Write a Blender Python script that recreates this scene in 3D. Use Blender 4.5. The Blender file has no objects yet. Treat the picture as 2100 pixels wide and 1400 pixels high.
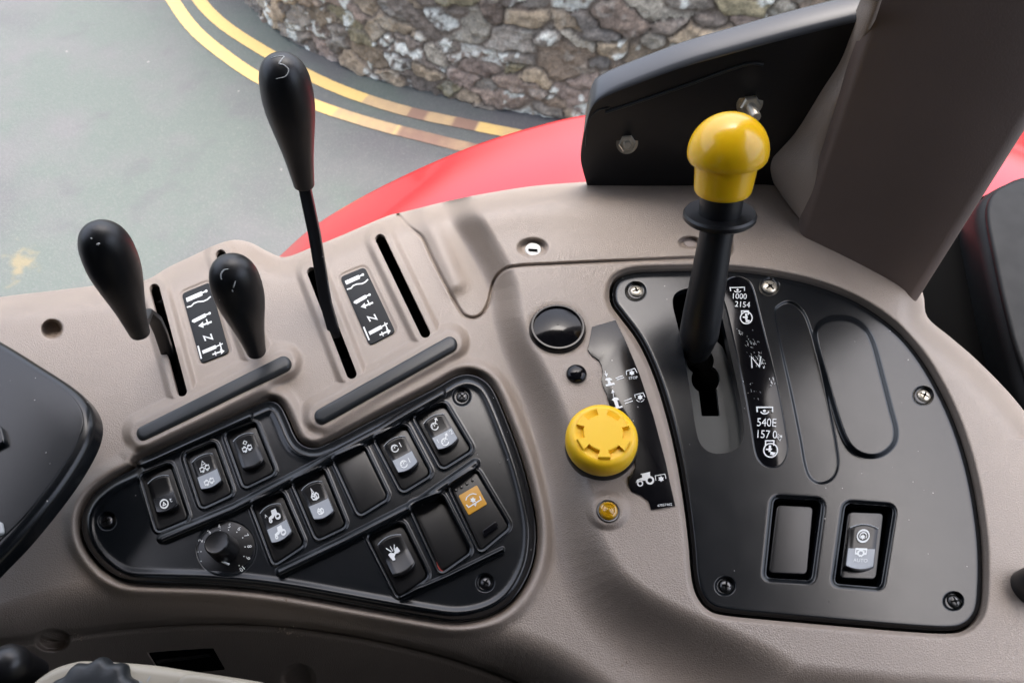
import bpy, bmesh, math, random
import numpy as np
from mathutils import Vector, Matrix
from mathutils.bvhtree import BVHTree
random.seed(7); rng = np.random.RandomState(11)
R = math.radians
S = bpy.context.scene
COL = S.collection
# ------------------------------------------------------------------ camera
H = 0.45; ALPHA = R(33.0); F = 1400.0
cam_d = bpy.data.cameras.new('camera'); cam = bpy.data.objects.new('camera', cam_d); COL.objects.link(cam)
cam.location = (0, 0, H); cam.rotation_euler = (ALPHA, 0, 0)
cam_d.sensor_width = 36; cam_d.lens = 24; cam_d.clip_start = 0.02; cam_d.clip_end = 500
cam_d.dof.use_dof = True; cam_d.dof.focus_distance = 0.5; cam_d.dof.aperture_fstop = 14
S.camera = cam
# ------------------------------------------------------------------ sky, sun, exposure
W = bpy.data.worlds.new('World'); S.world = W; W.use_nodes = True
nt = W.node_tree; nt.nodes.clear()
sky = nt.nodes.new('ShaderNodeTexSky'); sky.sky_type = 'NISHITA'; sky.sun_disc = False
SUN_EL, SUN_AZ = R(76), R(25)      # azimuth measured from +Y towards +X
sky.sun_elevation = SUN_EL; sky.sun_rotation = SUN_AZ
sky.air_density = 0.8; sky.dust_density = 6.0; sky.ozone_density = 0.6
hs = nt.nodes.new('ShaderNodeHueSaturation'); hs.inputs['Saturation'].default_value = 0.72
bg = nt.nodes.new('ShaderNodeBackground'); bg.inputs['Strength'].default_value = 0.15
wo = nt.nodes.new('ShaderNodeOutputWorld')
nt.links.new(sky.outputs[0], hs.inputs['Color']); nt.links.new(hs.outputs[0], bg.inputs['Color']); nt.links.new(bg.outputs[0], wo.inputs[0])
sd = bpy.data.lights.new('sun', 'SUN'); so = bpy.data.objects.new('sun', sd); COL.objects.link(so)
sd.energy = 0.5; sd.angle = R(40); sd.color = (1, 0.97, 0.93)
sdir = Vector((math.sin(SUN_AZ)*math.cos(SUN_EL), math.cos(SUN_AZ)*math.cos(SUN_EL), math.sin(SUN_EL)))
so.rotation_euler = sdir.to_track_quat('Z', 'Y').to_euler()
S.view_settings.view_transform = 'Standard'; S.view_settings.look = 'None'
S.view_settings.exposure = 2.2; S.view_settings.gamma = 1
try: S.view_settings.use_curve_mapping = False
except Exception: pass
S.render.engine = 'CYCLES'
# ------------------------------------------------------------------ measuring: where a sight line meets a height
ca, sa = math.cos(ALPHA), math.sin(ALPHA)
def U(px, py, z=0.0):
    a = (px-1050)/F; b = (700-py)/F
    dz = b*sa-ca; t = (H-z)/(-dz)
    return a*t, (b*ca+sa)*t, z
def V(px, py, z=0.0): return Vector(U(px, py, z))
def UY(px, py, y0, k=0.0):      # meets the upright plane y = y0 + k*x
    a = (px-1050)/F; b = (700-py)/F
    dy = b*ca+sa; dz = b*sa-ca
    t = y0/(dy-k*a); return Vector((a*t, dy*t, H+dz*t))
def mpp(px, py, z=0.0):         # metres per photo pixel there
    b = (700-py)/F; return (H-z)/(ca-b*sa)/F
# ------------------------------------------------------------------ materials
def mat(name, col, rough=0.5, metal=0.0, coat=0.0, coat_rough=0.1, bump=None, dust=0.0, var=0.0, trans=0.0, spec=0.5, rvar=0.0, sss=0):
    m = bpy.data.materials.new(name); m.use_nodes = True; t = m.node_tree; p = t.nodes['Principled BSDF']
    p.inputs['Base Color'].default_value = (*col, 1); p.inputs['Roughness'].default_value = rough
    p.inputs['Metallic'].default_value = metal; p.inputs['Coat Weight'].default_value = coat
    p.inputs['Coat Roughness'].default_value = coat_rough; p.inputs['Specular IOR Level'].default_value = spec
    p.inputs['Transmission Weight'].default_value = trans
    if sss: p.inputs['Subsurface Weight'].default_value = sss; p.inputs['Subsurface Scale'].default_value = 0.004
    tc = t.nodes.new('ShaderNodeTexCoord'); co = tc.outputs['Object']
    N = lambda k: t.nodes.new(k); L = t.links.new
    cur = None
    if var > 0:
        n = N('ShaderNodeTexNoise'); n.inputs['Scale'].default_value = 26; n.inputs['Detail'].default_value = 6; L(co, n.inputs['Vector'])
        mr = N('ShaderNodeMapRange'); mr.inputs['From Min'].default_value = .3; mr.inputs['From Max'].default_value = .7
        mr.inputs['To Min'].default_value = 1-var; mr.inputs['To Max'].default_value = 1+var; L(n.outputs['Fac'], mr.inputs['Value'])
        mx = N('ShaderNodeVectorMath'); mx.operation = 'SCALE'; mx.inputs[0].default_value = col; L(mr.outputs[0], mx.inputs['Scale'])
        cur = mx.outputs[0]
    if dust > 0:
        v = N('ShaderNodeTexVoronoi'); v.inputs['Scale'].default_value = 190; L(co, v.inputs['Vector'])
        lt = N('ShaderNodeMath'); lt.operation = 'LESS_THAN'; L(v.outputs['Distance'], lt.inputs[0]); lt.inputs[1].default_value = 0.075
        sp = N('ShaderNodeSeparateColor'); L(v.outputs['Color'], sp.inputs[0])
        gt = N('ShaderNodeMath'); gt.operation = 'GREATER_THAN'; L(sp.outputs[0], gt.inputs[0]); gt.inputs[1].default_value = 1-dust
        mu = N('ShaderNodeMath'); mu.operation = 'MULTIPLY'; L(lt.outputs[0], mu.inputs[0]); L(gt.outputs[0], mu.inputs[1])
        m2 = N('ShaderNodeMath'); m2.operation = 'MULTIPLY'; L(mu.outputs[0], m2.inputs[0]); L(sp.outputs[1], m2.inputs[1])
        mix = N('ShaderNodeMix'); mix.data_type = 'RGBA'; L(m2.outputs[0], mix.inputs[0])
        if cur: L(cur, mix.inputs[6])
        else: mix.inputs[6].default_value = (*col, 1)
        mix.inputs[7].default_value = (.55, .53, .5, 1); cur = mix.outputs[2]
    if cur: L(cur, p.inputs['Base Color'])
    if rvar > 0:
        n = N('ShaderNodeTexNoise'); n.inputs['Scale'].default_value = 60; n.inputs['Detail'].default_value = 5; L(co, n.inputs['Vector'])
        mr = N('ShaderNodeMapRange'); mr.inputs['From Min'].default_value = .3; mr.inputs['From Max'].default_value = .7
        mr.inputs['To Min'].default_value = rough-rvar; mr.inputs['To Max'].default_value = rough+rvar; L(n.outputs['Fac'], mr.inputs['Value']); L(mr.outputs[0], p.inputs['Roughness'])
    if bump:
        sc, st, kind = bump
        if kind == 'grain':
            n0 = N('ShaderNodeTexNoise'); n0.inputs['Scale'].default_value = sc*.5; L(co, n0.inputs['Vector'])
            ad = N('ShaderNodeVectorMath'); ad.operation = 'MULTIPLY_ADD'; L(n0.outputs['Color'], ad.inputs[0]); ad.inputs[1].default_value = (.003,)*3; L(co, ad.inputs[2])
            n = N('ShaderNodeTexVoronoi'); n.feature = 'DISTANCE_TO_EDGE'; n.inputs['Scale'].default_value = sc; L(ad.outputs[0], n.inputs['Vector'])
            cl = N('ShaderNodeMapRange'); cl.inputs['From Max'].default_value = .25; L(n.outputs['Distance'], cl.inputs['Value']); hh = cl.outputs[0]
        else:
            n = N('ShaderNodeTexNoise'); n.inputs['Scale'].default_value = sc; n.inputs['Detail'].default_value = 3; L(co, n.inputs['Vector']); hh = n.outputs['Fac']
        b = N('ShaderNodeBump'); b.inputs['Strength'].default_value = st; b.inputs['Distance'].default_value = .0006; L(hh, b.inputs['Height']); L(b.outputs[0], p.inputs['Normal'])
    return m
M = {}
M['beige'] = mat('beige_plastic', (.285, .232, .188), .42, bump=(720, .30, 'grain'), var=.04, dust=.02, spec=.75)
M['pillar'] = mat('dark_pillar_trim', (.125, .092, .076), .5, bump=(900, .25, 'noise'), var=.05)
M['beige_smooth'] = mat('beige_trim_plastic', (.30, .255, .232), .5, bump=(900, .25, 'noise'), var=.05)
M['arm'] = mat('armrest_plastic', (.40, .36, .28), .4, var=.04)
M['panel'] = mat('charcoal_panel_plastic', (.0045, .0057, .0072), .24, bump=(2200, .05, 'noise'), dust=.12, rvar=.015, spec=.5)
M['black'] = mat('black_plastic', (.008, .008, .009), .34, bump=(1800, .08, 'noise'), dust=.03)
M['switch'] = mat('switch_black_plastic', (.006, .006, .0065), .3, dust=.05)
M['gloss'] = mat('gloss_black_plastic', (.004, .004, .005), .1, rvar=.02, dust=.12, spec=.3)
M['sticker'] = mat('gloss_black_sticker', (.004, .004, .005), .17, spec=.32, dust=.35)
M['handle'] = mat('lever_grip_plastic', (.007, .0075, .0085), .40, bump=(900, .05, 'noise'), rvar=.05, dust=.015)
M['rubber'] = mat('rubber_strip', (.014, .017, .019), .42, bump=(900, .1, 'noise'), dust=.03)
M['void'] = mat('dark_interior', (.002, .002, .002), .9, spec=.05)
M['lens'] = mat('grey_switch_lens', (.27, .29, .31), .35)
M['lensd'] = mat('dim_switch_lens', (.012, .013, .015), .2)
M['plate'] = mat('matt_black_plate', (.012, .014, .016), .6, spec=.25)
M['white'] = mat('white_print', (.72, .74, .73), .5)
M['whited'] = mat('faded_white_print', (.42, .44, .44), .5)
M['yellow'] = mat('yellow_plastic', (.93, .54, .007), .26, coat=.3, coat_rough=.08, sss=.1, dust=.01)
M['yellow_matt'] = mat('matt_yellow_plastic', (.93, .56, .012), .42, bump=(1400, .05, 'noise'), sss=.1)
M['moulding'] = mat('dull_black_moulding', (.006, .007, .008), .55, spec=.2, rvar=.05)
M['orange'] = mat('orange_symbol_plate', (.55, .27, .02), .35)
M['amber'] = mat('amber_lens', (.62, .33, .01), .08, coat=1, coat_rough=.02, trans=.25)
M['steel'] = mat('zinc_screw_metal', (.62, .57, .47), .36, metal=.7, rvar=.1)
M['dsteel'] = mat('dark_screw_metal', (.10, .10, .10), .35, metal=1, rvar=.1)
M['gate'] = mat('grey_gate_plate', (.06, .063, .06), .4, rvar=.08, bump=(500, .05, 'noise'))
M['red'] = mat('red_paint', (.36, .006, .008), .3, coat=.55, coat_rough=.08, spec=.4)
M['bracket'] = mat('black_painted_metal', (.006, .006, .007), .38, bump=(500, .05, 'noise'))
M['roof'] = mat('roof_lining', (.014, .0135, .013), .95, spec=.05)
M['flange'] = mat('sky_sheen_edge', (.055, .06, .068), .3, spec=.7)  # sky sheen on the black flange, put into a paler base colour
# ------------------------------------------------------------------ tags and mesh helpers
def tag(o, label=None, cat=None, group=None, kind=None):
    if label: o['label'] = label
    if cat: o['category'] = cat
    if group: o['group'] = group
    if kind: o['kind'] = kind
    return o
def empty(name, loc, label, cat, group=None):
    o = bpy.data.objects.new(name, None); o.empty_display_size = .01; COL.objects.link(o); o.location = loc
    ORIG[o.name] = Vector(loc); return tag(o, label, cat, group)
ORIG = {}
def link(name, verts, faces, m, parent=None, smooth=True):
    me = bpy.data.meshes.new(name)
    base = Vector((0, 0, 0))
    if parent is not None:
        q = parent
        while q is not None: base = base+q.location; q = q.parent
    if isinstance(verts, np.ndarray):
        verts = verts-np.array(base, dtype=verts.dtype); me.vertices.add(len(verts)); me.vertices.foreach_set('co', verts.astype(np.float32).ravel())
        if isinstance(faces, np.ndarray):
            n, k = faces.shape; me.loops.add(n*k); me.loops.foreach_set('vertex_index', faces.astype(np.int32).ravel())
            me.polygons.add(n); me.polygons.foreach_set('loop_start', np.arange(0, n*k, k, dtype=np.int32))
            me.update(calc_edges=True); me.validate()
    else:
        me.from_pydata([tuple(Vector(v)-base) for v in verts], [], faces)
    me.update()
    me.polygons.foreach_set('use_smooth', [smooth]*len(me.polygons))
    if m: me.materials.append(m)
    o = bpy.data.objects.new(name, me); COL.objects.link(o)
    if parent is not None: o.parent = parent
    return o
def sharp(o, ang=35):
    me = o.data; bm = bmesh.new(); bm.from_mesh(me); c = R(ang)
    bmesh.ops.recalc_face_normals(bm, faces=bm.faces)
    for e in bm.edges:
        if len(e.link_faces) == 2 and e.calc_face_angle(0) > c: e.smooth = False
    bm.to_mesh(me); bm.free(); return o
def cr(pts, n=6, closed=True):  # Catmull-Rom through points
    out = []; k = len(pts); rngs = range(k) if closed else range(k-1)
    for i in rngs:
        if closed: p0, p1, p2, p3 = (pts[(i+j) % k] for j in (-1, 0, 1, 2))
        else: p0, p1, p2, p3 = pts[max(i-1, 0)], pts[i], pts[i+1], pts[min(i+2, k-1)]
        for s in range(n):
            t = s/n
            out.append(tuple(.5*(2*p1[d]+(-p0[d]+p2[d])*t+(2*p0[d]-5*p1[d]+4*p2[d]-p3[d])*t*t+(-p0[d]+3*p1[d]-3*p2[d]+p3[d])*t**3) for d in range(len(p1))))
    if not closed: out.append(tuple(pts[-1]))
    return out
def rnd(pts, r, n=6):           # polygon with rounded corners
    out = []; k = len(pts)
    rr = r if isinstance(r, (list, tuple)) else [r]*k
    for i in range(k):
        p = Vector(pts[i]); a = Vector(pts[i-1])-p; b = Vector(pts[(i+1) % k])-p
        ra = min(rr[i], a.length*.49, b.length*.49); A = p+a.normalized()*ra; B = p+b.normalized()*ra
        for s in range(n+1):
            t = s/n; q = A*(1-t)**2+p*2*t*(1-t)+B*t*t; out.append((q.x, q.y))
    return out
def offset(pts, d):             # move a closed outline inwards by d (2-D)
    n = len(pts); P = [Vector(p[:2]) for p in pts]
    area = sum(P[i].x*P[(i+1) % n].y-P[(i+1) % n].x*P[i].y for i in range(n)); sg = 1 if area > 0 else -1
    out = []
    for i in range(n):
        t = (P[(i+1) % n]-P[i-1])
        if t.length < 1e-12: t = Vector((1, 0))
        t.normalize(); nn = Vector((-t.y, t.x))*sg; out.append(P[i]+nn*d)
    return out
def plate(name, outline, z, thick, bev, m, parent=None, steps=4):
    """outline in photo px laid out on height z (number or function), bevelled, sides straight down"""
    zf = z if callable(z) else (lambda x, y: z)
    w = [V(p[0], p[1], zf(*p)) for p in outline]; n = len(w); verts = []; faces = []
    rings = []
    rings.append([Vector((p.x, p.y, p.z-thick)) for p in w])
    for s in range(steps+1):
        a = s/steps*math.pi/2; off = offset([(p.x, p.y) for p in w], bev*(1-math.cos(a)))
        rings.append([Vector((q.x, q.y, p.z-bev+bev*math.sin(a))) for q, p in zip(off, w)])
    for r in rings: verts += r
    for k in range(len(rings)-1):
        for i in range(n):
            j = (i+1) % n; faces.append((k*n+i, k*n+j, (k+1)*n+j, (k+1)*n+i))
    faces.append(tuple(range((len(rings)-1)*n, len(rings)*n))); faces.append(tuple(range(n))[::-1])
    o = link(name, verts, faces, m, parent); return sharp(o, 40)
def frame_of(d):
    d = Vector(d).normalized(); a = Vector((0, 0, 1)) if abs(d.z) < .9 else Vector((0, 1, 0))
    x = a.cross(d).normalized(); return x, d.cross(x), d
def lathe(name, p0, d, prof, m, parent=None, seg=40, sx=1, sy=1, ang=30):
    x, y, d = frame_of(d); p0 = Vector(p0); verts = []; faces = []
    for r, z in prof:
        for i in range(seg):
            a = 2*math.pi*i/seg; verts.append(p0+d*z+x*(r*sx*math.cos(a))+y*(r*sy*math.sin(a)))
    for k in range(len(prof)-1):
        for i in range(seg):
            j = (i+1) % seg; faces.append((k*seg+i, k*seg+j, (k+1)*seg+j, (k+1)*seg+i))
    faces.append(tuple(range(seg))[::-1]); faces.append(tuple(range((len(prof)-1)*seg, len(prof)*seg)))
    return sharp(link(name, verts, faces, m, parent), ang)
def tube_mesh(pts, rads, seg=12, up=None, sx=1.0, sy=1.0, square=False):
    verts = []; faces = []; n = len(pts); pts = [Vector(p) for p in pts]; prevx = None
    for i, p in enumerate(pts):
        d = (pts[min(i+1, n-1)]-pts[max(i-1, 0)]).normalized()
        if prevx is None:
            a = Vector(up) if up else (Vector((0, 0, 1)) if abs(d.z) < .9 else Vector((1, 0, 0)))
            x = a.cross(d).normalized()
        else: x = (prevx-d*prevx.dot(d)).normalized()
        prevx = x; y = d.cross(x); r = rads[i] if isinstance(rads, (list, tuple)) else rads
        if square:
            for (u, v) in ((-1, -.7), (-.7, -1), (.7, -1), (1, -.7), (1, .7), (.7, 1), (-.7, 1), (-1, .7)): verts.append(p+x*r*sx*u+y*r*sy*v)
        else:
            for k in range(seg):
                a = 2*math.pi*k/seg; verts.append(p+x*r*sx*math.cos(a)+y*r*sy*math.sin(a))
    s = 8 if square else seg
    for i in range(n-1):
        for k in range(s): j = (k+1) % s; faces.append((i*s+k, i*s+j, (i+1)*s+j, (i+1)*s+k))
    faces.append(tuple(range(s))[::-1]); faces.append(tuple(range((n-1)*s, n*s)))
    return verts, faces
def tube(name, pts, rads, m, parent=None, **k):
    v, f = tube_mesh(pts, rads, **k); return sharp(link(name, v, f, m, parent), 40)
# ------------------------------------------------------------------ distance fields in photo px
BIG = 400.0
def sd_poly(X, Y, poly, margin=130):
    P = np.array(poly, dtype=np.float32); out = np.full(X.shape, BIG, np.float32)
    mk = (X > P[:, 0].min()-margin) & (X < P[:, 0].max()+margin) & (Y > P[:, 1].min()-margin) & (Y < P[:, 1].max()+margin)
    x = X[mk]; y = Y[mk]; d = np.full(x.shape, 1e9, np.float32); ins = np.zeros(x.shape, bool)
    for i in range(len(P)):
        ax, ay = P[i-1]; bx, by = P[i]; ex, ey = bx-ax, by-ay; L2 = ex*ex+ey*ey
        if L2 < 1e-9: continue
        t = np.clip(((x-ax)*ex+(y-ay)*ey)/L2, 0, 1); d = np.minimum(d, (x-ax-t*ex)**2+(y-ay-t*ey)**2)
        if abs(ey) > 1e-9:
            c = ((ay > y) != (by > y)) & (x < (ex*(y-ay)/ey+ax)); ins ^= c
    d = np.sqrt(d); d[ins] *= -1; out[mk] = np.minimum(d, BIG); return out
def sd_line(X, Y, pts, margin=110):
    P = np.array(pts, dtype=np.float32); out = np.full(X.shape, BIG, np.float32)
    mk = (X > P[:, 0].min()-margin) & (X < P[:, 0].max()+margin) & (Y > P[:, 1].min()-margin) & (Y < P[:, 1].max()+margin)
    x = X[mk]; y = Y[mk]; d = np.full(x.shape, 1e9, np.float32)
    for i in range(1, len(P)):
        ax, ay = P[i-1]; bx, by = P[i]; ex, ey = bx-ax, by-ay; L2 = ex*ex+ey*ey+1e-9
        t = np.clip(((x-ax)*ex+(y-ay)*ey)/L2, 0, 1); d = np.minimum(d, (x-ax-t*ex)**2+(y-ay-t*ey)**2)
    out[mk] = np.sqrt(d); return out
def sst(a, b, x):
    t = np.clip((x-a)/(b-a), 0, 1); return t*t*(3-2*t)
def gau(d, w): return np.exp(-(d/w)**2)
def field(name, x0, x1, y0, y1, step, hf, sdf, m, parent=None, skirt=.03, drop=0.0, shallow=None):
    nx = int((x1-x0)/step)+1; ny = int((y1-y0)/step)+1
    X, Y = np.meshgrid(np.linspace(x0, x1, nx, dtype=np.float32), np.linspace(y0, y1, ny, dtype=np.float32))
    d = sdf(X, Y)
    c = (d[:-1, :-1]+d[1:, :-1]+d[:-1, 1:]+d[1:, 1:])/4 < 0
    used = np.zeros(d.shape, np.int8)
    for a, b in ((0, 0), (1, 0), (0, 1), (1, 1)): used[a:a+c.shape[0], b:b+c.shape[1]] += c
    bnd = (used > 0) & (used < 4); bnd[0, :] = bnd[-1, :] = False; bnd[:, 0] = bnd[:, -1] = False
    gy, gx = np.gradient(d, step); gl = np.sqrt(gx*gx+gy*gy)+1e-6
    mv = np.clip(d, -1.6*step, 1.6*step)
    X = np.where(bnd, X-mv*gx/gl, X); Y = np.where(bnd, Y-mv*gy/gl, Y)
    h = hf(X, Y)-drop
    wx, wy, wz = U(X, Y, h); co = np.stack([wx, wy, wz*np.ones_like(wx)], -1).reshape(-1, 3)
    idx = np.arange(nx*ny).reshape(ny, nx)
    q = np.stack([idx[1:, :-1], idx[1:, 1:], idx[:-1, 1:], idx[:-1, :-1]], -1)[c]
    if skirt:
        # boundary edges of kept cells
        e = []
        cp = np.pad(c, 1)
        up = c & ~cp[:-2, 1:-1]; dn = c & ~cp[2:, 1:-1]; lf = c & ~cp[1:-1, :-2]; rt = c & ~cp[1:-1, 2:]
        e.append(np.stack([idx[:-1, 1:][up], idx[:-1, :-1][up]], -1)); e.append(np.stack([idx[1:, :-1][dn], idx[1:, 1:][dn]], -1))
        e.append(np.stack([idx[:-1, :-1][lf], idx[1:, :-1][lf]], -1)); e.append(np.stack([idx[1:, 1:][rt], idx[:-1, 1:][rt]], -1))
        e = np.concatenate(e); u, inv = np.unique(e.ravel(), return_inverse=True); inv = inv.reshape(-1, 2)
        n0 = len(co); top = co[u]; bot = top.copy(); bot[:, 2] -= skirt if shallow is None else np.where(shallow(X.ravel()[u], Y.ravel()[u]), .0035, skirt)
        co = np.concatenate([co, top, bot]); k = len(u)
        q = np.concatenate([q, np.stack([n0+inv[:, 1], n0+inv[:, 0], n0+k+inv[:, 0], n0+k+inv[:, 1]], -1)])
    u, inv = np.unique(q.ravel(), return_inverse=True); co = co[u]; q = inv.reshape(-1, 4)
    return link(name, co, q, m, parent)
# ------------------------------------------------------------------ flat artwork (print on stickers and switches)
_txt = {}
def glyph(s):
    if s not in _txt:
        c = bpy.data.curves.new('t', 'FONT'); c.body = s; c.align_x = 'CENTER'; c.align_y = 'CENTER'; c.resolution_u = 3
        o = bpy.data.objects.new('t', c); COL.objects.link(o)
        me = bpy.data.meshes.new_from_object(o.evaluated_get(bpy.context.evaluated_depsgraph_get()))
        v = [(p.co.x, p.co.y) for p in me.vertices]; f = [tuple(p.vertices) for p in me.polygons]
        bpy.data.objects.remove(o); bpy.data.curves.remove(c); bpy.data.meshes.remove(me)
        x = [a[0] for a in v]; y = [a[1] for a in v]; cx = (min(x)+max(x))/2; cy = (min(y)+max(y))/2; hh = max(y)-min(y)
        _txt[s] = ([((a-cx)/hh, (b-cy)/hh) for a, b in v], f)
    return _txt[s]
class Art:
    def __init__(s, tf=None): s.v = []; s.f = []; s.k = 0; s.tf = tf or (lambda x, y: (x, y))
    def add(s, pts, faces):
        b = len(s.v); s.k += 1
        s.v += [(*s.tf(x, y), (s.k % 7)*.00001) for x, y in pts]; s.f += [tuple(i+b for i in f) for f in faces]
    def poly(s, pts): s.add(pts, [tuple(range(len(pts)))])
    def line(s, pts, w, closed=False, cap=True):
        n = len(pts); P = [Vector(p) for p in pts]; out = []; hw = w/2
        for i in range(n):
            a = P[i-1] if (i > 0 or closed) else P[i]; b = P[(i+1) % n] if (i < n-1 or closed) else P[i]
            d0 = (P[i]-a); d1 = (b-P[i])
            if d0.length < 1e-9: d0 = d1
            if d1.length < 1e-9: d1 = d0
            d0 = d0.normalized(); d1 = d1.normalized(); t = (d0+d1)
            t = t.normalized() if t.length > 1e-6 else d1
            nn = Vector((-t.y, t.x)); k = max(.5, abs(nn.dot(Vector((-d1.y, d1.x))))); q = P[i]
            if cap and not closed and i == 0: q = q-d1*hw*.6
            if cap and not closed and i == n-1: q = q+d0*hw*.6
            out += [tuple(q+nn*hw/k), tuple(q-nn*hw/k)]
        fs = [(2*i, 2*i+1, 2*i+3, 2*i+2) for i in range(n-1)]
        if closed: fs.append((2*n-2, 2*n-1, 1, 0))
        s.add(out, fs)
    def circ(s, x, y, r, w, a0=0, a1=360, ry=None):
        ry = ry or r; n = 24; full = a1-a0 >= 360
        pts = [(x+r*math.cos(R(a0+(a1-a0)*i/n)), y+ry*math.sin(R(a0+(a1-a0)*i/n))) for i in range(n if full else n+1)]
        s.line(pts, w, closed=full)
    def disc(s, x, y, r, ry=None): s.poly([(x+r*math.cos(i*math.pi/8), y+(ry or r)*math.sin(i*math.pi/8)) for i in range(16)])
    def star(s, x, y, r, n=6, k=.6): s.poly([(x+(r if i % 2 else r*k)*math.cos(i*math.pi/n), y+(r if i % 2 else r*k)*math.sin(i*math.pi/n)) for i in range(2*n)])
    def text(s, body, x, y, h, ang=0, sx=1.0):
        v, f = glyph(body); c, q = math.cos(R(ang)), math.sin(R(ang))
        s.add([(x+h*(a*sx*c+b*q), y+h*(a*sx*q-b*c)) for a, b in v], f)
    def build(s, name, z, m, parent):
        zf = z if callable(z) else (lambda x, y: z)
        return link(name, [U(x, y, zf(x, y)+dz) for x, y, dz in s.v], s.f, m, parent, smooth=False)
def on_mesh(name, obj, lines, r, m, parent, off=.0001):
    """thin scratched lines lying on a curved surface"""
    dg = bpy.context.evaluated_depsgraph_get(); bpy.context.view_layer.update()
    mw = obj.matrix_world; me = obj.data
    bvh = BVHTree.FromPolygons([mw @ v.co for v in me.vertices], [tuple(p.vertices) for p in me.polygons])
    o = Vector((0, 0, H)); vs = []; fs = []
    for ln in lines:
        pts = []
        for x, y in cr(ln, 6, False) if len(ln) > 2 else ln:
            d = (V(x, y, -1)-o).normalized(); h = bvh.ray_cast(o, d)
            if h[0] is not None: pts.append(h[0]+(h[1] if h[1].dot(d) < 0 else -h[1])*off)
        if len(pts) < 2: continue
        n = len(pts); rr = [r*(.35+.65*math.sin(math.pi*(i+.4)/(n))) for i in range(n)]
        v, f = tube_mesh(pts, rr, seg=6); b = len(vs); vs += v; fs += [tuple(i+b for i in q) for q in f]
    if vs: return link(name, vs, fs, m, parent)
# ================================================================== the setting: road, lines, wall
G = -1.85
def asphalt():
    m = bpy.data.materials.new('asphalt'); m.use_nodes = True; t = m.node_tree; p = t.nodes['Principled BSDF']; N = t.nodes.new; L = t.links.new
    tc = N('ShaderNodeTexCoord'); co = tc.outputs['Object']
    def noise(sc, det, lo, hi):
        n = N('ShaderNodeTexNoise'); n.inputs['Scale'].default_value = sc; n.inputs['Detail'].default_value = det; L(co, n.inputs['Vector'])
        r = N('ShaderNodeMapRange'); r.inputs['From Min'].default_value = lo; r.inputs['From Max'].default_value = hi; L(n.outputs['Fac'], r.inputs['Value']); return r.outputs[0]
    def mix(f, a, b):
        x = N('ShaderNodeMix'); x.data_type = 'RGBA'; L(f, x.inputs[0])
        for i, c in ((6, a), (7, b)):
            if isinstance(c, tuple): x.inputs[i].default_value = (*c, 1)
            else: L(c, x.inputs[i])
        return x.outputs[2]
    c = mix(noise(.7, 5, .45, .56), (.064, .064, .069), (.064, .080, .072))
    c = mix(noise(3.1, 7, .48, .72), c, (.080, .082, .084))
    c = mix(noise(190, 3, .54, .80), c, (.135, .135, .132))
    c = mix(noise(5, 10, .58, .80), c, (.060, .061, .065))
    v = N('ShaderNodeTexVoronoi'); v.inputs['Scale'].default_value = 6; L(co, v.inputs['Vector'])
    lt = N('ShaderNodeMath'); lt.operation = 'LESS_THAN'; L(v.outputs['Distance'], lt.inputs[0]); lt.inputs[1].default_value = .03
    c = mix(lt.outputs[0], c, (.25, .24, .22))
    px_, py_, pz_ = U(38, 540, G)   # old yellow scuff, mostly gone
    sb = N('ShaderNodeVectorMath'); sb.operation = 'SUBTRACT'; L(co, sb.inputs[0]); sb.inputs[1].default_value = (px_, py_, pz_)
    ml = N('ShaderNodeVectorMath'); ml.operation = 'MULTIPLY'; L(sb.outputs[0], ml.inputs[0]); ml.inputs[1].default_value = (9, 6, 0)
    ln_ = N('ShaderNodeVectorMath'); ln_.operation = 'LENGTH'; L(ml.outputs[0], ln_.inputs[0])
    n5 = N('ShaderNodeTexNoise'); n5.inputs['Scale'].default_value = 14; n5.inputs['Detail'].default_value = 8; L(co, n5.inputs['Vector'])
    ma = N('ShaderNodeMath'); ma.operation = 'MULTIPLY_ADD'; L(n5.outputs['Fac'], ma.inputs[0]); ma.inputs[1].default_value = 3.2; L(ln_.outputs['Value'], ma.inputs[2])
    mm = N('ShaderNodeMapRange'); mm.inputs['From Min'].default_value = 2.2; mm.inputs['From Max'].default_value = 1.6; mm.inputs['To Max'].default_value = .7; L(ma.outputs[0], mm.inputs['Value'])
    c = mix(mm.outputs[0], c, (.17, .135, .07))
    L(c, p.inputs['Base Color']); p.inputs['Roughness'].default_value = .62
    b = N('ShaderNodeBump'); b.inputs['Strength'].default_value = .5; b.inputs['Distance'].default_value = .006
    n = N('ShaderNodeTexNoise'); n.inputs['Scale'].default_value = 190; n.inputs['Detail'].default_value = 3; L(co, n.inputs['Vector']); L(n.outputs['Fac'], b.inputs['Height']); L(b.outputs[0], p.inputs['Normal'])
    return m
M['asphalt'] = asphalt()
road = link('road', [(-60, -60, G), (60, -60, G), (60, 60, G), (-60, 60, G)], [(0, 1, 2, 3)], M['asphalt'], smooth=False); tag(road, kind='structure')
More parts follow.
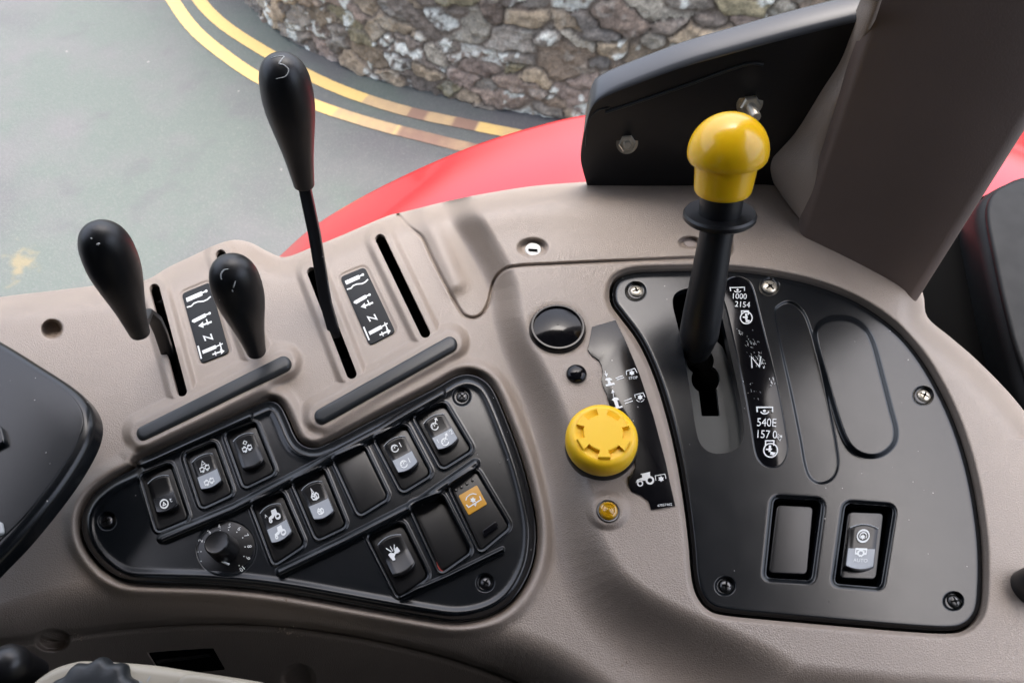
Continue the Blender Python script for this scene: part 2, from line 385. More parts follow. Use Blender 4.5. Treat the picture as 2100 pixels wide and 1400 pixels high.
def wornpaint():
    m = bpy.data.materials.new('worn_yellow_paint'); m.use_nodes = True; t = m.node_tree; p = t.nodes['Principled BSDF']; N = t.nodes.new; L = t.links.new
    at = N('ShaderNodeAttribute'); at.attribute_name = 'wear'; tc = N('ShaderNodeTexCoord')
    n = N('ShaderNodeTexNoise'); n.inputs['Scale'].default_value = 16; n.inputs['Detail'].default_value = 7; L(tc.outputs['Object'], n.inputs['Vector'])
    a = N('ShaderNodeMath'); a.operation = 'MULTIPLY_ADD'; L(n.outputs['Fac'], a.inputs[0]); a.inputs[1].default_value = .45; L(at.outputs['Fac'], a.inputs[2])
    rp = N('ShaderNodeValToRGB'); e = rp.color_ramp.elements
    e[0].position = .78; e[0].color = (.52, .36, .13, 1); e[1].position = 1.0; e[1].color = (.42, .27, .12, 1)
    x = e.new(1.0); x.position = .93; x.color = (.50, .33, .12, 1)
    sc = N('ShaderNodeMapRange'); sc.inputs['From Max'].default_value = 1.6; L(a.outputs[0], sc.inputs['Value'])
    e[0].position = .22; e[1].position = .42; e[2].position = .72; e[1].color = (.35, .25, .14, 1); e[2].color = (.19, .115, .085, 1)
    L(sc.outputs[0], rp.inputs[0])
    n2 = N('ShaderNodeTexNoise'); n2.inputs['Scale'].default_value = 120; n2.inputs['Detail'].default_value = 3; L(tc.outputs['Object'], n2.inputs['Vector'])
    r2 = N('ShaderNodeMapRange'); r2.inputs['To Min'].default_value = .86; r2.inputs['To Max'].default_value = 1.1; L(n2.outputs['Fac'], r2.inputs['Value'])
    sv = N('ShaderNodeVectorMath'); sv.operation = 'SCALE'; L(rp.outputs[0], sv.inputs[0]); L(r2.outputs[0], sv.inputs['Scale'])
    L(sv.outputs[0], p.inputs['Base Color']); p.inputs['Roughness'].default_value = .6; return m
M['linepaint'] = wornpaint()
def road_line(pts, wear_at, z=G+.004):
    c = cr([U(x, y, z)[:2]+(x,) for x, y in pts], 30, False); vs = []; fs = []; wear = []
    wx = [w[0] for w in wear_at]; wv = [w[1] for w in wear_at]
    for i, q in enumerate(c):
        a = Vector(c[max(i-1, 0)][:2]); b = Vector(c[min(i+1, len(c)-1)][:2]); t = (b-a).normalized(); n = Vector((-t.y, t.x)); p = Vector(q[:2])
        for s in (-1, 1):
            w = LW*(1+random.uniform(-.03, .03)); vs.append((*(p+n*s*w/2), z)); wear.append(float(np.interp(q[2], wx, wv)))
        if i: fs.append((2*i-2, 2*i-1, 2*i+1, 2*i))
    o = link('road_line', vs, fs, M['linepaint'], smooth=False); tag(o, kind='structure')
    at = o.data.attributes.new('wear', 'FLOAT', 'POINT'); at.data.foreach_set('value', wear)
LW = .073
road_line([(300, -130), (322, -60), (354, 0), (400, 62), (470, 120), (545, 168), (640, 212), (760, 252), (880, 283), (985, 308), (1130, 338), (1300, 370)],
          [(0, 0), (680, 0), (692, .42), (808, .5), (812, .15), (822, .9), (900, .95), (940, .7), (985, .95), (1000, .4), (1300, .6)])
road_line([(345, -130), (372, -60), (408, 0), (455, 48), (530, 98), (610, 142), (680, 176), (760, 206), (850, 232), (950, 253), (1060, 275), (1200, 302), (1350, 330)],
          [(0, 0), (745, 0), (750, .45), (838, .5), (842, 1.0), (870, 1.0), (880, .45), (925, .5), (935, 1.0), (975, 1.0), (980, .15), (1060, .3), (1350, .4)])
# ---- rubble wall, each stone bulging out of its joint
def stone_wall():
    base = [(380, -190), (430, -110), (480, -50), (527, 0), (568, 42), (614, 76), (675, 105), (767, 149), (843, 168), (919, 187), (1014, 210), (1071, 221), (1197, 240), (1400, 268), (1700, 300), (2200, 330), (3200, 360)]
    c = cr([V(x, y, G)[:2] for x, y in base], 20, False); P = np.array(c); seg = np.sqrt(((P[1:]-P[:-1])**2).sum(1)); S_ = np.concatenate([[0], np.cumsum(seg)])
    Ltot = S_[-1]; ns = int(Ltot/.009); hz = 1.5; nz = int(hz/.009)
    s = np.linspace(0, Ltot, ns); x = np.interp(s, S_, P[:, 0]); y = np.interp(s, S_, P[:, 1])
    k = np.ones(25)/25; xp = np.convolve(np.pad(x, 12, 'edge'), k, 'valid'); yp = np.convolve(np.pad(y, 12, 'edge'), k, 'valid')
    tx = np.gradient(xp); ty = np.gradient(yp); l = np.hypot(tx, ty); nx_, ny_ = ty/l, -tx/l           # towards the road
    Sg, Z = np.meshgrid(s, np.linspace(0, hz, nz))
    def vnoise(X, Y, seed):
        r = np.random.RandomState(seed); T = r.rand(256, 256); xi = np.floor(X).astype(int); yi = np.floor(Y).astype(int); fx = X-xi; fy = Y-yi
        fx = fx*fx*(3-2*fx); fy = fy*fy*(3-2*fy); g = lambda a, b: T[a % 256, b % 256]
        return (g(xi, yi)*(1-fx)+g(xi+1, yi)*fx)*(1-fy)+(g(xi, yi+1)*(1-fx)+g(xi+1, yi+1)*fx)*fy
    wx = Sg+.085*(vnoise(Sg*6, Z*7, 1)-.5)+.03*(vnoise(Sg*22, Z*22, 2)-.5); wz = Z+.07*(vnoise(Sg*5, Z*8, 3)-.5)+.028*(vnoise(Sg*20, Z*24, 4)-.5)
    F1 = np.full(Sg.shape, 9.); F2 = F1.copy(); ID = np.zeros(Sg.shape, int); r = np.random.RandomState(5)
    cw, ch = .172, .094; J = r.rand(400, 64, 4)
    gi = np.floor(wx/cw).astype(int); gj = np.floor(wz/ch).astype(int)
    for dj in (-1, 0, 1, 2):
        for di in (-2, -1, 0, 1, 2):
            a = gi+di; b = gj+dj; q = J[a % 400, b % 64]
            cx = (a+.5+.5*(b % 2)+(q[..., 0]-.5)*.85)*cw; cz = (b+.5+(q[..., 1]-.5)*.7)*ch
            kk = .62+1.0*q[..., 2]
            dx = (wx-cx)/cw; dz2 = (wz-cz)/ch; d = (np.abs(dx)**2.6+np.abs(dz2)**2.6)**(1/2.6)*kk
            near = d < F1; F2 = np.where(near, F1, np.minimum(F2, d)); ID = np.where(near, (a % 400)*64+(b % 64), ID); F1 = np.where(near, d, F1)
    e = F2-F1; jt = np.clip(e/.13, 0, 1); jt = jt*jt*(3-2*jt)
    rr = np.random.RandomState(9).rand(25600, 5)[ID]
    rough = (vnoise(Sg*34, Z*34, 6)-.5)*.022+(vnoise(Sg*85, Z*85, 7)-.5)*.008
    tilt = (rr[..., 3]-.5)*.05*np.clip(e, 0, .35)
    dis = jt*(.010+.026*rr[..., 0])+rough*jt+tilt+.004*vnoise(Sg*40, Z*40, 8)+.03*(1-Z/hz)+.05*(vnoise(Sg*1.2, Z*1.5, 12)-.5)
    X = xp[None]+nx_[None]*dis; Y = yp[None]+ny_[None]*dis; co = np.stack([X, Y, Z+G-.01], -1).reshape(-1, 3)
    pal = np.array([(.19, .145, .105), (.13, .108, .088), (.21, .165, .115), (.15, .115, .09), (.24, .19, .13), (.11, .098, .085), (.165, .145, .12), (.175, .135, .11), (.16, .138, .085), (.25, .225, .18)])
    col = pal[(rr[..., 1]*10).astype(int) % 10]*(.95+.8*rr[..., 2])[..., None]
    n1 = vnoise(Sg*30, Z*30, 21)*.6+vnoise(Sg*75, Z*75, 22)*.4
    col = col*(.62+.76*n1)[..., None]
    lich = np.clip((vnoise(Sg*13, Z*13, 31)*.62+vnoise(Sg*38, Z*38, 32)*.38-.63)/.06, 0, 1)*jt*(.15+.85*(rr[..., 4] > .55))
    whole = (rr[..., 4] > .93)*np.clip((n1-.35)/.2, 0, 1)*jt
    lich = np.maximum(lich, whole*.8)[..., None]
    col = col*(1-lich)+np.array((.60, .61, .55))*lich
    mort = np.array((.17, .135, .105))*(.6+.8*n1)[..., None]; jm = np.clip(e/.13, 0, 1)[..., None]; col = mort*(1-jm)+col*jm
    n, mm = Sg.shape; idx = np.arange(n*mm).reshape(n, mm); q = np.stack([idx[:-1, :-1], idx[:-1, 1:], idx[1:, 1:], idx[1:, :-1]], -1).reshape(-1, 4)
    # back and top so that the wall has its thickness
    m = bpy.data.materials.new('rubble_stone'); m.use_nodes = True; t = m.node_tree; p = t.nodes['Principled BSDF']; N = t.nodes.new; L = t.links.new
    at = N('ShaderNodeAttribute'); at.attribute_name = 'stone'; tc = N('ShaderNodeTexCoord')
    nn = N('ShaderNodeTexNoise'); nn.inputs['Scale'].default_value = 70; nn.inputs['Detail'].default_value = 8; nn.inputs['Roughness'].default_value = .65; L(tc.outputs['Object'], nn.inputs['Vector'])
    mr = N('ShaderNodeMapRange'); mr.inputs['From Min'].default_value = .3; mr.inputs['From Max'].default_value = .7; mr.inputs['To Min'].default_value = .66; mr.inputs['To Max'].default_value = 1.36; L(nn.outputs['Fac'], mr.inputs['Value'])
    sv = N('ShaderNodeVectorMath'); sv.operation = 'SCALE'; L(at.outputs['Color'], sv.inputs[0]); L(mr.outputs[0], sv.inputs['Scale']); L(sv.outputs[0], p.inputs['Base Color'])
    p.inputs['Roughness'].default_value = .85; b = N('ShaderNodeBump'); b.inputs['Strength'].default_value = .8; b.inputs['Distance'].default_value = .012; L(nn.outputs['Fac'], b.inputs['Height']); L(b.outputs[0], p.inputs['Normal'])
    root = empty('stone_wall', (xp[ns//3], yp[ns//3], G), 'curved rubble stone wall with pale lichen standing along the road edge', 'wall')
    o = link('wall_face', co, q, m, root); ca_ = o.data.attributes.new('stone', 'FLOAT_COLOR', 'POINT')
    ca_.data.foreach_set('color', np.concatenate([col.reshape(-1, 3), np.ones((n*mm, 1))], 1).astype(np.float32).ravel())
    T = .45; st = slice(0, ns, 12); xs, ys, ax, ay = xp[st], yp[st], nx_[st], ny_[st]; k = len(xs); vs = []
    for i in range(k):
        for o_, z_ in ((-.0, G+hz-.02), (-T, G+hz-.02), (-T, G-.01)): vs.append((xs[i]+ax[i]*o_, ys[i]+ay[i]*o_, z_))
    fs = [(3*i+j, 3*i+j+1, 3*i+j+4, 3*i+j+3) for i in range(k-1) for j in (0, 1)]
    link('wall_back', vs, fs, mat('wall_core', (.14, .12, .10), .9, var=.3), root, smooth=False)
stone_wall()
# ---- loose grit and litter by the foot of the wall
# ================================================================== the console
OUT = [(-400, 700), (-200, 640), (0, 609), (100, 597), (200, 585), (292, 576), (345, 548), (400, 522), (440, 503), (480, 492), (515, 498), (548, 515), (585, 527), (640, 507), (700, 483), (760, 457), (800, 441), (830, 434), (920, 412), (1000, 396), (1100, 381), (1204, 373), (1300, 368), (1420, 360), (1530, 350), (1600, 352), (1660, 400), (1760, 470), (1870, 560), (1893, 603), (1902, 650), (1950, 692), (2000, 735), (2060, 795), (2110, 855), (2250, 1040), (2450, 1250), (2450, 1600), (-400, 1600)]
OUTs = cr(OUT[:-3], 5, False)+OUT[-3:]
LP = [(168, 1065), (177, 1035), (196, 1010), (230, 984), (262, 968), (280, 958), (283, 945), (330, 922), (430, 877), (530, 830), (556, 823), (575, 833), (590, 862), (603, 892), (618, 911), (645, 919), (680, 906), (780, 854), (890, 798), (932, 774), (962, 768), (990, 778), (1012, 803), (1040, 868), (1068, 945), (1088, 1020), (1098, 1085), (1092, 1150), (1068, 1205), (1035, 1242), (990, 1264), (935, 1272), (870, 1264), (740, 1241), (600, 1216), (500, 1203), (420, 1197), (330, 1194), (265, 1190), (225, 1172), (192, 1140), (172, 1103)]
LPs = cr(LP, 4)
RP = [(1256, 604), (1259, 586), (1270, 571), (1292, 562), (1330, 558), (1440, 556), (1520, 559), (1600, 570), (1680, 589), (1760, 622), (1830, 670), (1880, 724), (1920, 787), (1955, 860), (1982, 940), (2000, 1020), (2012, 1110), (2014, 1190), (2010, 1240), (1998, 1268), (1975, 1286), (1940, 1292), (1860, 1288), (1760, 1280), (1600, 1266), (1490, 1255), (1455, 1244), (1434, 1218), (1424, 1180), (1418, 1110), (1408, 1030), (1393, 940), (1372, 850), (1345, 765), (1313, 697), (1275, 645), (1260, 624)]
RPs = cr(RP, 4)
PLAT = [(880, 330), (896, 400), (918, 450), (948, 500), (978, 550), (1000, 600), (1008, 660), (1022, 710), (1042, 760), (1065, 815), (1086, 880), (1104, 960), (1118, 1050), (1132, 1140), (1160, 1230), (1215, 1310), (1290, 1380), (1400, 1470), (1500, 1600), (2500, 1600), (2500, 240), (1500, 240)]
S1 = [(317, 592), (373, 802)]; S2 = [(453, 522), (524, 722)]; S3 = [(640, 558), (721, 766)]; S4 = [(780, 490), (872, 682)]
RS1 = [(292, 886), (580, 742)]; RS2 = [(658, 850), (922, 702)]
SEAM1 = cr([(816, 441), (840, 465), (866, 487), (884, 525), (912, 580), (942, 634), (955, 648), (972, 652), (990, 642), (1003, 618), (1012, 580), (1030, 556), (1060, 546), (1150, 541), (1300, 534), (1440, 528), (1485, 527), (1500, 515), (1498, 480)], 5, False)
SEAM2 = cr([(-300, 1400), (-50, 1330), (60, 1313), (150, 1300), (260, 1286), (420, 1278), (560, 1282), (680, 1296), (800, 1318), (920, 1348), (1040, 1390), (1140, 1440), (1200, 1520)], 5, False)
EDGE = cr([(-400, 1400), (-200, 1330), (0, 1282), (120, 1246), (250, 1222), (420, 1222), (600, 1245), (800, 1280), (950, 1310), (1060, 1330), (1150, 1370), (1250, 1440), (1350, 1530), (1420, 1620)], 5, False)
BELOW = EDGE+[(1420, 2000), (-400, 2000)]
ZP = .031                      # height of the right-hand hump
ZL = .0045; ZR = ZP-.004       # left and right black panels
HOLES = [(107, 675, 21, 19), (107, 1312, 34, 22), (612, 1392, 34, 30)]
def con_h(X, Y):
    h = np.zeros_like(X)
    dO = sd_poly(X, Y, OUTs, 140)
    h -= .022*gau(np.maximum(-dO, 0), 26)*(Y < 900)
    dP = sd_poly(X, Y, cr(PLAT, 3), 150); k = sst(0, 1, -dP/(70+np.clip((Y-650)*.10, 0, 35)+np.clip(Y-1000, 0, 400)**2*.0013))
    h += ZP*k
    # ground falls away towards the driver
    dE = sd_poly(X, Y, BELOW, 500); q = np.maximum(-dE+46, 0); h -= np.where(q < 90, q*q/180, q-45)*.00062
    # shelf along the window side of the hump
    ds = [sd_line(X, Y, s) for s in (S1, S2, S3, S4)]
    for d in ds: h = np.maximum(h, np.where(dP > 5, h*0+.0052*(1-sst(21, 37, d)), h)) if False else h+.0048*(1-sst(20, 36, d))
    for s in (RS1, RS2):
        d = sd_line(X, Y, s); h = np.maximum(h, np.where(d < 60, .0075*(1-sst(22, 44, d)), -9))
    # recessed seats of the two symbol plates
    for q in (D1, D2):
        d = sd_poly(X, Y, rnd(q, 11), 30); h -= .0009*(1-sst(3, 7, d))
    # hollow to the left of the hump, above the switches
    h += .006*gau(sd_line(X, Y, [(870, 440), (900, 500), (935, 580)], 60), 22)
    # step along the upper shelf
    h += .010*sst(-34, 52, -sd_poly(X, Y, [(790, 380), (905, 470), (1080, 462), (1300, 455), (1640, 450), (1640, 330), (790, 330)], 80))*0.45
    # lips round the panels
    dl = sd_poly(X, Y, LPs, 80); dr = sd_poly(X, Y, RPs, 80)
    h += .0045*gau(dl-20, 13)*(dP > -60); h -= .005*gau(np.maximum(dl-4, 0), 6)
    h -= .004*gau(np.maximum(dr-6, 0), 6)
    for s, w, dep in ((SEAM1, 2.6, .0035), (SEAM2, 7.5, .0065)):
        h -= dep*gau(sd_line(X, Y, s, 30), w)
    h -= .006*sst(0, 10, -sd_poly(X, Y, SEAM2+[(1200, 2000), (-300, 2000)], 30)) * 1
    for (x, y, a, b) in HOLES:
        d = np.sqrt(((X-x)/a)**2+((Y-y)/b)**2); h -= .012*(1-sst(.75, 1.12, d))
    for (x, y, a, b, dp) in ((1092, 508, 30, 19, .006), (1414, 497, 22, 12, .005), (1143, 676, 64, 53, .002), (1180, 766, 27, 24, -.0005), (1247, 1046, 42, 38, -.003)):
        d = np.sqrt(((X-x)/a)**2+((Y-y)/b)**2); h -= dp*(1-sst(.7, 1.15, d))
    return h
D1 = [(372, 602), (430, 578), (470, 722), (412, 745)]; D2 = [(697, 568), (748, 547), (811, 680), (758, 708)]
def con_d(X, Y):
    d = sd_poly(X, Y, OUTs, 60)
    for s in (S1, S2, S3, S4): d = np.maximum(d, 10.5-sd_line(X, Y, s))
    d = np.maximum(d, 4-sd_poly(X, Y, LPs, 60)); d = np.maximum(d, 7-sd_poly(X, Y, RPs, 60))
    d = np.maximum(d, -sd_poly(X, Y, [(300, 1336), (436, 1326), (462, 1372), (330, 1385)], 60))
    d = np.maximum(d, -(np.sqrt(((X-107)/24.)**2+((Y-1304)/11.)**2)-1)*11)
    sm_ = [p for p in SEAM2 if 130 < p[0] < 1130]; d = np.maximum(d, 2.6-sd_line(X, Y, sm_, 20))
    return d
console = empty('side_console', V(700, 1000, 0), 'large grainy beige-brown moulded side console carrying all the levers and switches', 'console')
field('console_shell', -300, 2400, 330, 1580, 2.0, con_h, con_d, M['beige'], console, skirt=.03, shallow=lambda X, Y: np.minimum.reduce([sd_line(X, Y, s) for s in (S1, S2, S3, S4)]) < 16)
field('slot_shade_liner', -300, 2400, 330, 1580, 14, lambda X, Y: con_h(X, Y)-.055, lambda X, Y: sd_poly(X, Y, OUTs, 200)+22, M['void'], console, skirt=.02)  # near-black sheet stands in for the shade inside slots and seam
def zc(x, y):                  # console height at one spot
    return float(con_h(np.array([[x]], np.float32), np.array([[y]], np.float32))[0, 0])
for s in (RS1, RS2):
    (x0, y0), (x1, y1) = s; a = math.atan2(y1-y0, x1-x0); r = 15.5
    pts = [(x0+r*math.cos(a+math.pi/2+i*math.pi/10), y0+r*math.sin(a+math.pi/2+i*math.pi/10)) for i in range(11)]+[(x1+r*math.cos(a-math.pi/2+i*math.pi/10), y1+r*math.sin(a-math.pi/2+i*math.pi/10)) for i in range(11)]
    plate('rubber_strip', pts, .0115, .008, .0032, M['rubber'], console)
# symbol plates between the slots
def quad_map(src, dst):
    A = []; B = []
    for (x, y), (u, v) in zip(src, dst):
        A += [[x, y, 1, 0, 0, 0, -u*x, -u*y], [0, 0, 0, x, y, 1, -v*x, -v*y]]; B += [u, v]
    h = np.linalg.solve(np.array(A, float), np.array(B, float))
    return lambda x, y: ((h[0]*x+h[1]*y+h[2])/(h[6]*x+h[7]*y+1), (h[3]*x+h[4]*y+h[5])/(h[6]*x+h[7]*y+1))
def z2(x, y): return (500+x/2.979, 350+y/2.979)
def symbols(tf, name, z):
    A = Art(lambda x, y: tf(*z2(x, y)))
    A.line([(628, 682), (700, 650)], 24); A.line([(700, 648), (728, 634)], 9); A.disc(727, 635, 8)
    A.line([(632, 724), (655, 718), (668, 702), (690, 693), (722, 690), (742, 680), (757, 665)], 8)
    A.line([(686, 802), (742, 770)], 22); A.line([(742, 768), (770, 757)], 9); A.disc(679, 803, 8); A.disc(768, 757, 8)
    A.line([(786, 806), (738, 826)], 11); A.poly([(714, 832), (738, 806), (748, 842)]); A.line([(756, 792), (770, 820)], 7)
    A.line([(772, 918), (757, 893), (812, 906), (797, 878)], 9)
    A.line([(733, 956), (765, 1032)], 10); A.line([(772, 990), (836, 956)], 23); A.line([(836, 956), (876, 933)], 8); A.line([(860, 928), (880, 972)], 7)
    A.line([(832, 1002), (872, 984)], 10); A.poly([(898, 976), (868, 964), (882, 1000)]); A.line([(842, 984), (852, 1008)], 6)
    return A.build(name, z, M['white'], console)
for q, z in ((D1, .0003), (D2, .0003)):
    plate('symbol_plate', rnd(q, 9), z, .001, .0003, M['plate'], console)
    symbols(quad_map(D2, q), 'lever_symbols', z+.0002)
# fastener in the upper shelf
z0 = zc(1092, 512)
fa = lathe('fastener', V(1093, 514, z0-.001), (0, -.1, 1), [(.0, 0), (.0066, .0), (.0066, .0016), (.006, .0022), (0.0, .0024)], M['white'], console, seg=28)
A = Art(); A.line([(1085, 512), (1101, 513)], 4.5); A.build('fastener_slot', z0+.0017, M['void'], console)
z0 = zc(1414, 497); lathe('fastener', V(1414, 499, z0-.001), (0, 0, 1), [(.0, 0), (.005, .0), (.005, .0014), (.0, .002)], M['beige_smooth'], console, seg=28)
# hole plugs
zt = ZP-.001
p = V(1143, 678, zt-.002); k = mpp(1143, 675, zt)
lathe('round_plug', p, (0, 0, 1), [(58*k, -.002), (59*k, .0015), (57*k, .0045), (54*k, .0062), (50.5*k, .0062), (49*k, .0048), (40*k, .0056), (30*k, .0064), (20*k, .0071), (10*k, .0075), (1.2*k, .0076), (1.0*k, .0070), (.0, .0070)], M['gloss'], console, seg=64, ang=25)
p = V(1182, 768, ZP); k = mpp(1182, 768, ZP)
lathe('round_plug', p, (0, 0, 1), [(21*k, -.003), (21*k, .0015), (19*k, .0032), (14*k, .0042), (8*k, .0047), (0, .0048)], M['gloss'], console, seg=40, ang=50)['label'] = 'small shiny black domed plug below the large round plug'
# amber lamp
p = V(1247, 1048, ZP+.003); k = mpp(1247, 1048, ZP+.003)
lathe('lamp_rim', p, (0, 0, 1), [(24*k, -.004), (24*k, .0006), (22.5*k, .0014), (20*k, .0012), (19.5*k, -.001), (19*k, -.003)], M['dsteel'], console, seg=40)
lathe('amber_lamp', p, (0, 0, 1), [(19.5*k, -.002), (19*k, .0016), (16*k, .0028), (13*k, .0032), (12*k, .0028), (10*k, .0032), (9*k, .0029), (6*k, .0034), (5*k, .003), (2*k, .0034), (0, .0034)], M['amber'], console, seg=40, ang=18)
# glossy sticker beside the yellow button
ST = [(1214, 670), (1262, 656), (1280, 692), (1296, 729), (1312, 768), (1325, 807), (1340, 852), (1354, 904), (1366, 950), (1375, 993), (1385, 1036), (1336, 1044), (1330, 1026), (1316, 1015), (1295, 1006), (1289, 992), (1289, 978), (1297, 970), (1303, 958), (1300, 900), (1290, 860), (1268, 838), (1250, 829), (1244, 808), (1236, 790), (1234, 778), (1236, 764), (1234, 750), (1228, 738), (1214, 729), (1205, 716), (1209, 698)]
zs = ZP+.0012
plate('instruction_sticker', ST, zs, .002, .0002, M['sticker'], console)
def z7(x, y): return (1000+x/2.8, 600+y/2.8)
A = Art(z7)
A.line([(675, 450), (680, 470)], 4); A.poly([(671, 466), (690, 462), (684, 484)])
A.poly([(674, 500), (682, 490), (700, 487), (715, 496), (714, 502), (703, 503), (708, 519), (727, 515), (730, 527), (680, 538), (678, 526), (692, 523), (689, 506)])
A.line([(736, 491), (776, 476)], 5); A.line([(742, 500), (782, 487)], 5)
A.line([(798, 472), (796, 450), (844, 434), (858, 458)], 4); A.star(828, 460, 17); A.text('STOP', 836, 488, 15, -6)
A.build('stop_symbols', zs+.0002, M['white'], console)
A = Art(z7)
A.line([(724, 598), (719, 572)], 4); A.poly([(709, 576), (717, 554), (730, 572)])
A.poly([(713, 614), (722, 602), (740, 599), (753, 608), (753, 616), (744, 617), (754, 652), (772, 648), (776, 658), (728, 668), (724, 657), (736, 655), (724, 622)])
A.line([(786, 621), (826, 606)], 5); A.line([(790, 636), (832, 621)], 5)
A.line([(848, 602), (844, 586), (893, 574), (903, 598)], 4); A.star(876, 600, 17); A.circ(876, 602, 24, 3, 20, 80); A.circ(876, 602, 24, 3, 100, 150)
A.build('start_symbols', zs+.0002, M['white'], console)
A = Art(z7)
A.circ(932, 1076, 19, 11); A.circ(876, 1094, 14, 8); A.poly([(850, 1092), (858, 1072), (888, 1060), (886, 1042), (918, 1034), (932, 1032), (934, 1050), (918, 1058), (906, 1078), (894, 1078), (872, 1074)]); A.line([(880, 1042), (932, 1030)], 5)
A.line([(966, 1076), (962, 1050), (1018, 1040), (1024, 1066)], 4); A.star(996, 1068, 18)
A.build('tractor_symbols', zs+.0002, M['white'], console)
A = Art(z7)
A.text('47057462', 1016, 1217, 15, -6)
A.build('part_number', zs+.0002, M['white'], console)
# ================================================================== outside: fender, bracket, window
def loft(name, A_, B_, n, bulge, m, parent=None, up=Vector((0, 0, 1))):
    vs = []; fs = []
    for a, b in zip(A_, B_):
        for i in range(n+1):
            t = i/n; vs.append(a.lerp(b, t)+up*bulge*math.sin(math.pi*t))
    for i in range(len(A_)-1):
        for j in range(n): k = i*(n+1)+j; fs.append((k, k+1, k+n+2, k+n+1))
    return link(name, vs, fs, m, parent)
fc = cr([(500, 640, -.42), (545, 560, -.36), (580, 522, -.32), (640, 470, -.27), (720, 420, -.225), (800, 378, -.19), (900, 332, -.16), (1000, 293, -.14), (1100, 263, -.125), (1200, 240, -.115), (1400, 212, -.11), (1700, 190, -.11), (2000, 240, -.13), (2200, 300, -.17)], 6, False)
fo = [V(x, y, z) for x, y, z in fc]
fi = []
for i, p in enumerate(fo):
    t = i/(len(fo)-1); fi.append(Vector((p.x*.97+.01, p.y-.24-.10*min(1, t*2), p.z+.012)))
fender = empty('rear_fender', fo[len(fo)//2], 'glossy red rear mudguard curving past the window beyond the console', 'fender')
loft('fender_top', fo, fi, 14, .03, M['red'], fender)
edge = []
vs = []; fs = []
for i, (p, q) in enumerate(zip(fo, fi)):
    out = (p-q); out.z = 0; out.normalize()
    for j, (r_, dz) in enumerate(((0, 0), (.006, -.002), (.011, -.007), (.013, -.014), (.013, -.05))): vs.append(p+out*r_+Vector((0, 0, dz)))
for i in range(len(fo)-1):
    for j in range(4): k = i*5+j; fs.append((k, k+1, k+6, k+5))
link('fender_edge', vs, fs, M['red'], fender)
# black bracket plate with folded top flange
bk = empty('bracket_plate', UY(1400, 350, .44), 'black painted steel bracket plate bolted up behind the yellow topped lever', 'bracket')
Y0, KX = .455, -.10
bo = cr([(1196, 352), (1191, 325), (1196, 285), (1204, 245), (1215, 215), (1238, 196), (1290, 174), (1400, 134), (1520, 100), (1640, 68), (1790, 32)], 5, False)+[(1900, 10), (1900, 420), (1206, 420), (1204, 380)]
W3 = [UY(x, y, Y0, KX) for x, y in bo]; n = len(W3); th = Vector((0, .004, 0))
link('plate_face', W3+[w+th for w in W3], [tuple(range(n))[::-1], tuple(range(n, 2*n))]+[(i, (i+1) % n, (i+1) % n+n, i+n) for i in range(n)], M['bracket'], bk, smooth=False)
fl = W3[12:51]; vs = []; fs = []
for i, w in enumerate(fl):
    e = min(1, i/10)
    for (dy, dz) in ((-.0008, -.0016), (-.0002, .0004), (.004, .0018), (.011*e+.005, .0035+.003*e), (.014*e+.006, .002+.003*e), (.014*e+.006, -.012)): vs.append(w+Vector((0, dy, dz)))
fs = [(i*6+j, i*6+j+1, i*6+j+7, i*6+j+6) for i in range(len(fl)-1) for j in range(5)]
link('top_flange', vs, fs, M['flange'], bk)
# pressed rib on the plate
rib = cr([(1242, 231), (1300, 212), (1400, 178), (1500, 142), (1540, 131), (1566, 133)], 5, False)
tube('pressed_rib', [UY(x, y, Y0-.0006, KX) for x, y in rib], .0012, M['rubber'], bk)
arc = cr([(1250, 221), (1228, 226), (1212, 240), (1204, 262), (1201, 300)], 5, False)
tube('pressed_rib', [UY(x, y, Y0-.0004, KX) for x, y in arc], .0007, M['rubber'], bk)
for (x, y, s, dx, dy) in ((1286, 293, 1.0, 0, 0), (1537, 213, 1.12, 0, 1)):
    p = UY(x, y, Y0, KX); k = (p-Vector((0, 0, H))).length/F*s; ax = (Vector((0, 0, H))-p).normalized().lerp(Vector((0, -1, .2)), .25 if not dy else .75).normalized()
    bt = lathe('bolt', p+ax*.0, ax, [(0, 0), (21*k, 0), (21*k, .0012), (13*k, .0014)], M['steel'], bk, seg=32)
    X_, Y_, D_ = frame_of(ax)
    vs = []; 
    for (r_, z_) in ((16.5*k, .001), (17*k, .0055), (14.5*k, .007), (9*k, .007)):
        for i in range(6):
            a = R(60*i+12); vs.append(p+D_*z_+X_*r_*math.cos(a)+Y_*r_*math.sin(a))
    fs = [(r_*6+i, r_*6+(i+1) % 6, (r_+1)*6+(i+1) % 6, (r_+1)*6+i) for r_ in range(3) for i in range(6)]+[tuple(range(18, 24))]
    nut = link('nut', vs, fs, M['steel'], bt, smooth=False)
    L_ = .011 if not dy else .022
    lathe('thread', p+ax*.006, ax, [(7.5*k, 0)]+[(7.5*k if i % 2 else 6.6*k, .0008*i) for i in range(1, int(L_/.0008))]+[(6*k, L_), (0, L_)], M['steel'], bt, seg=20)
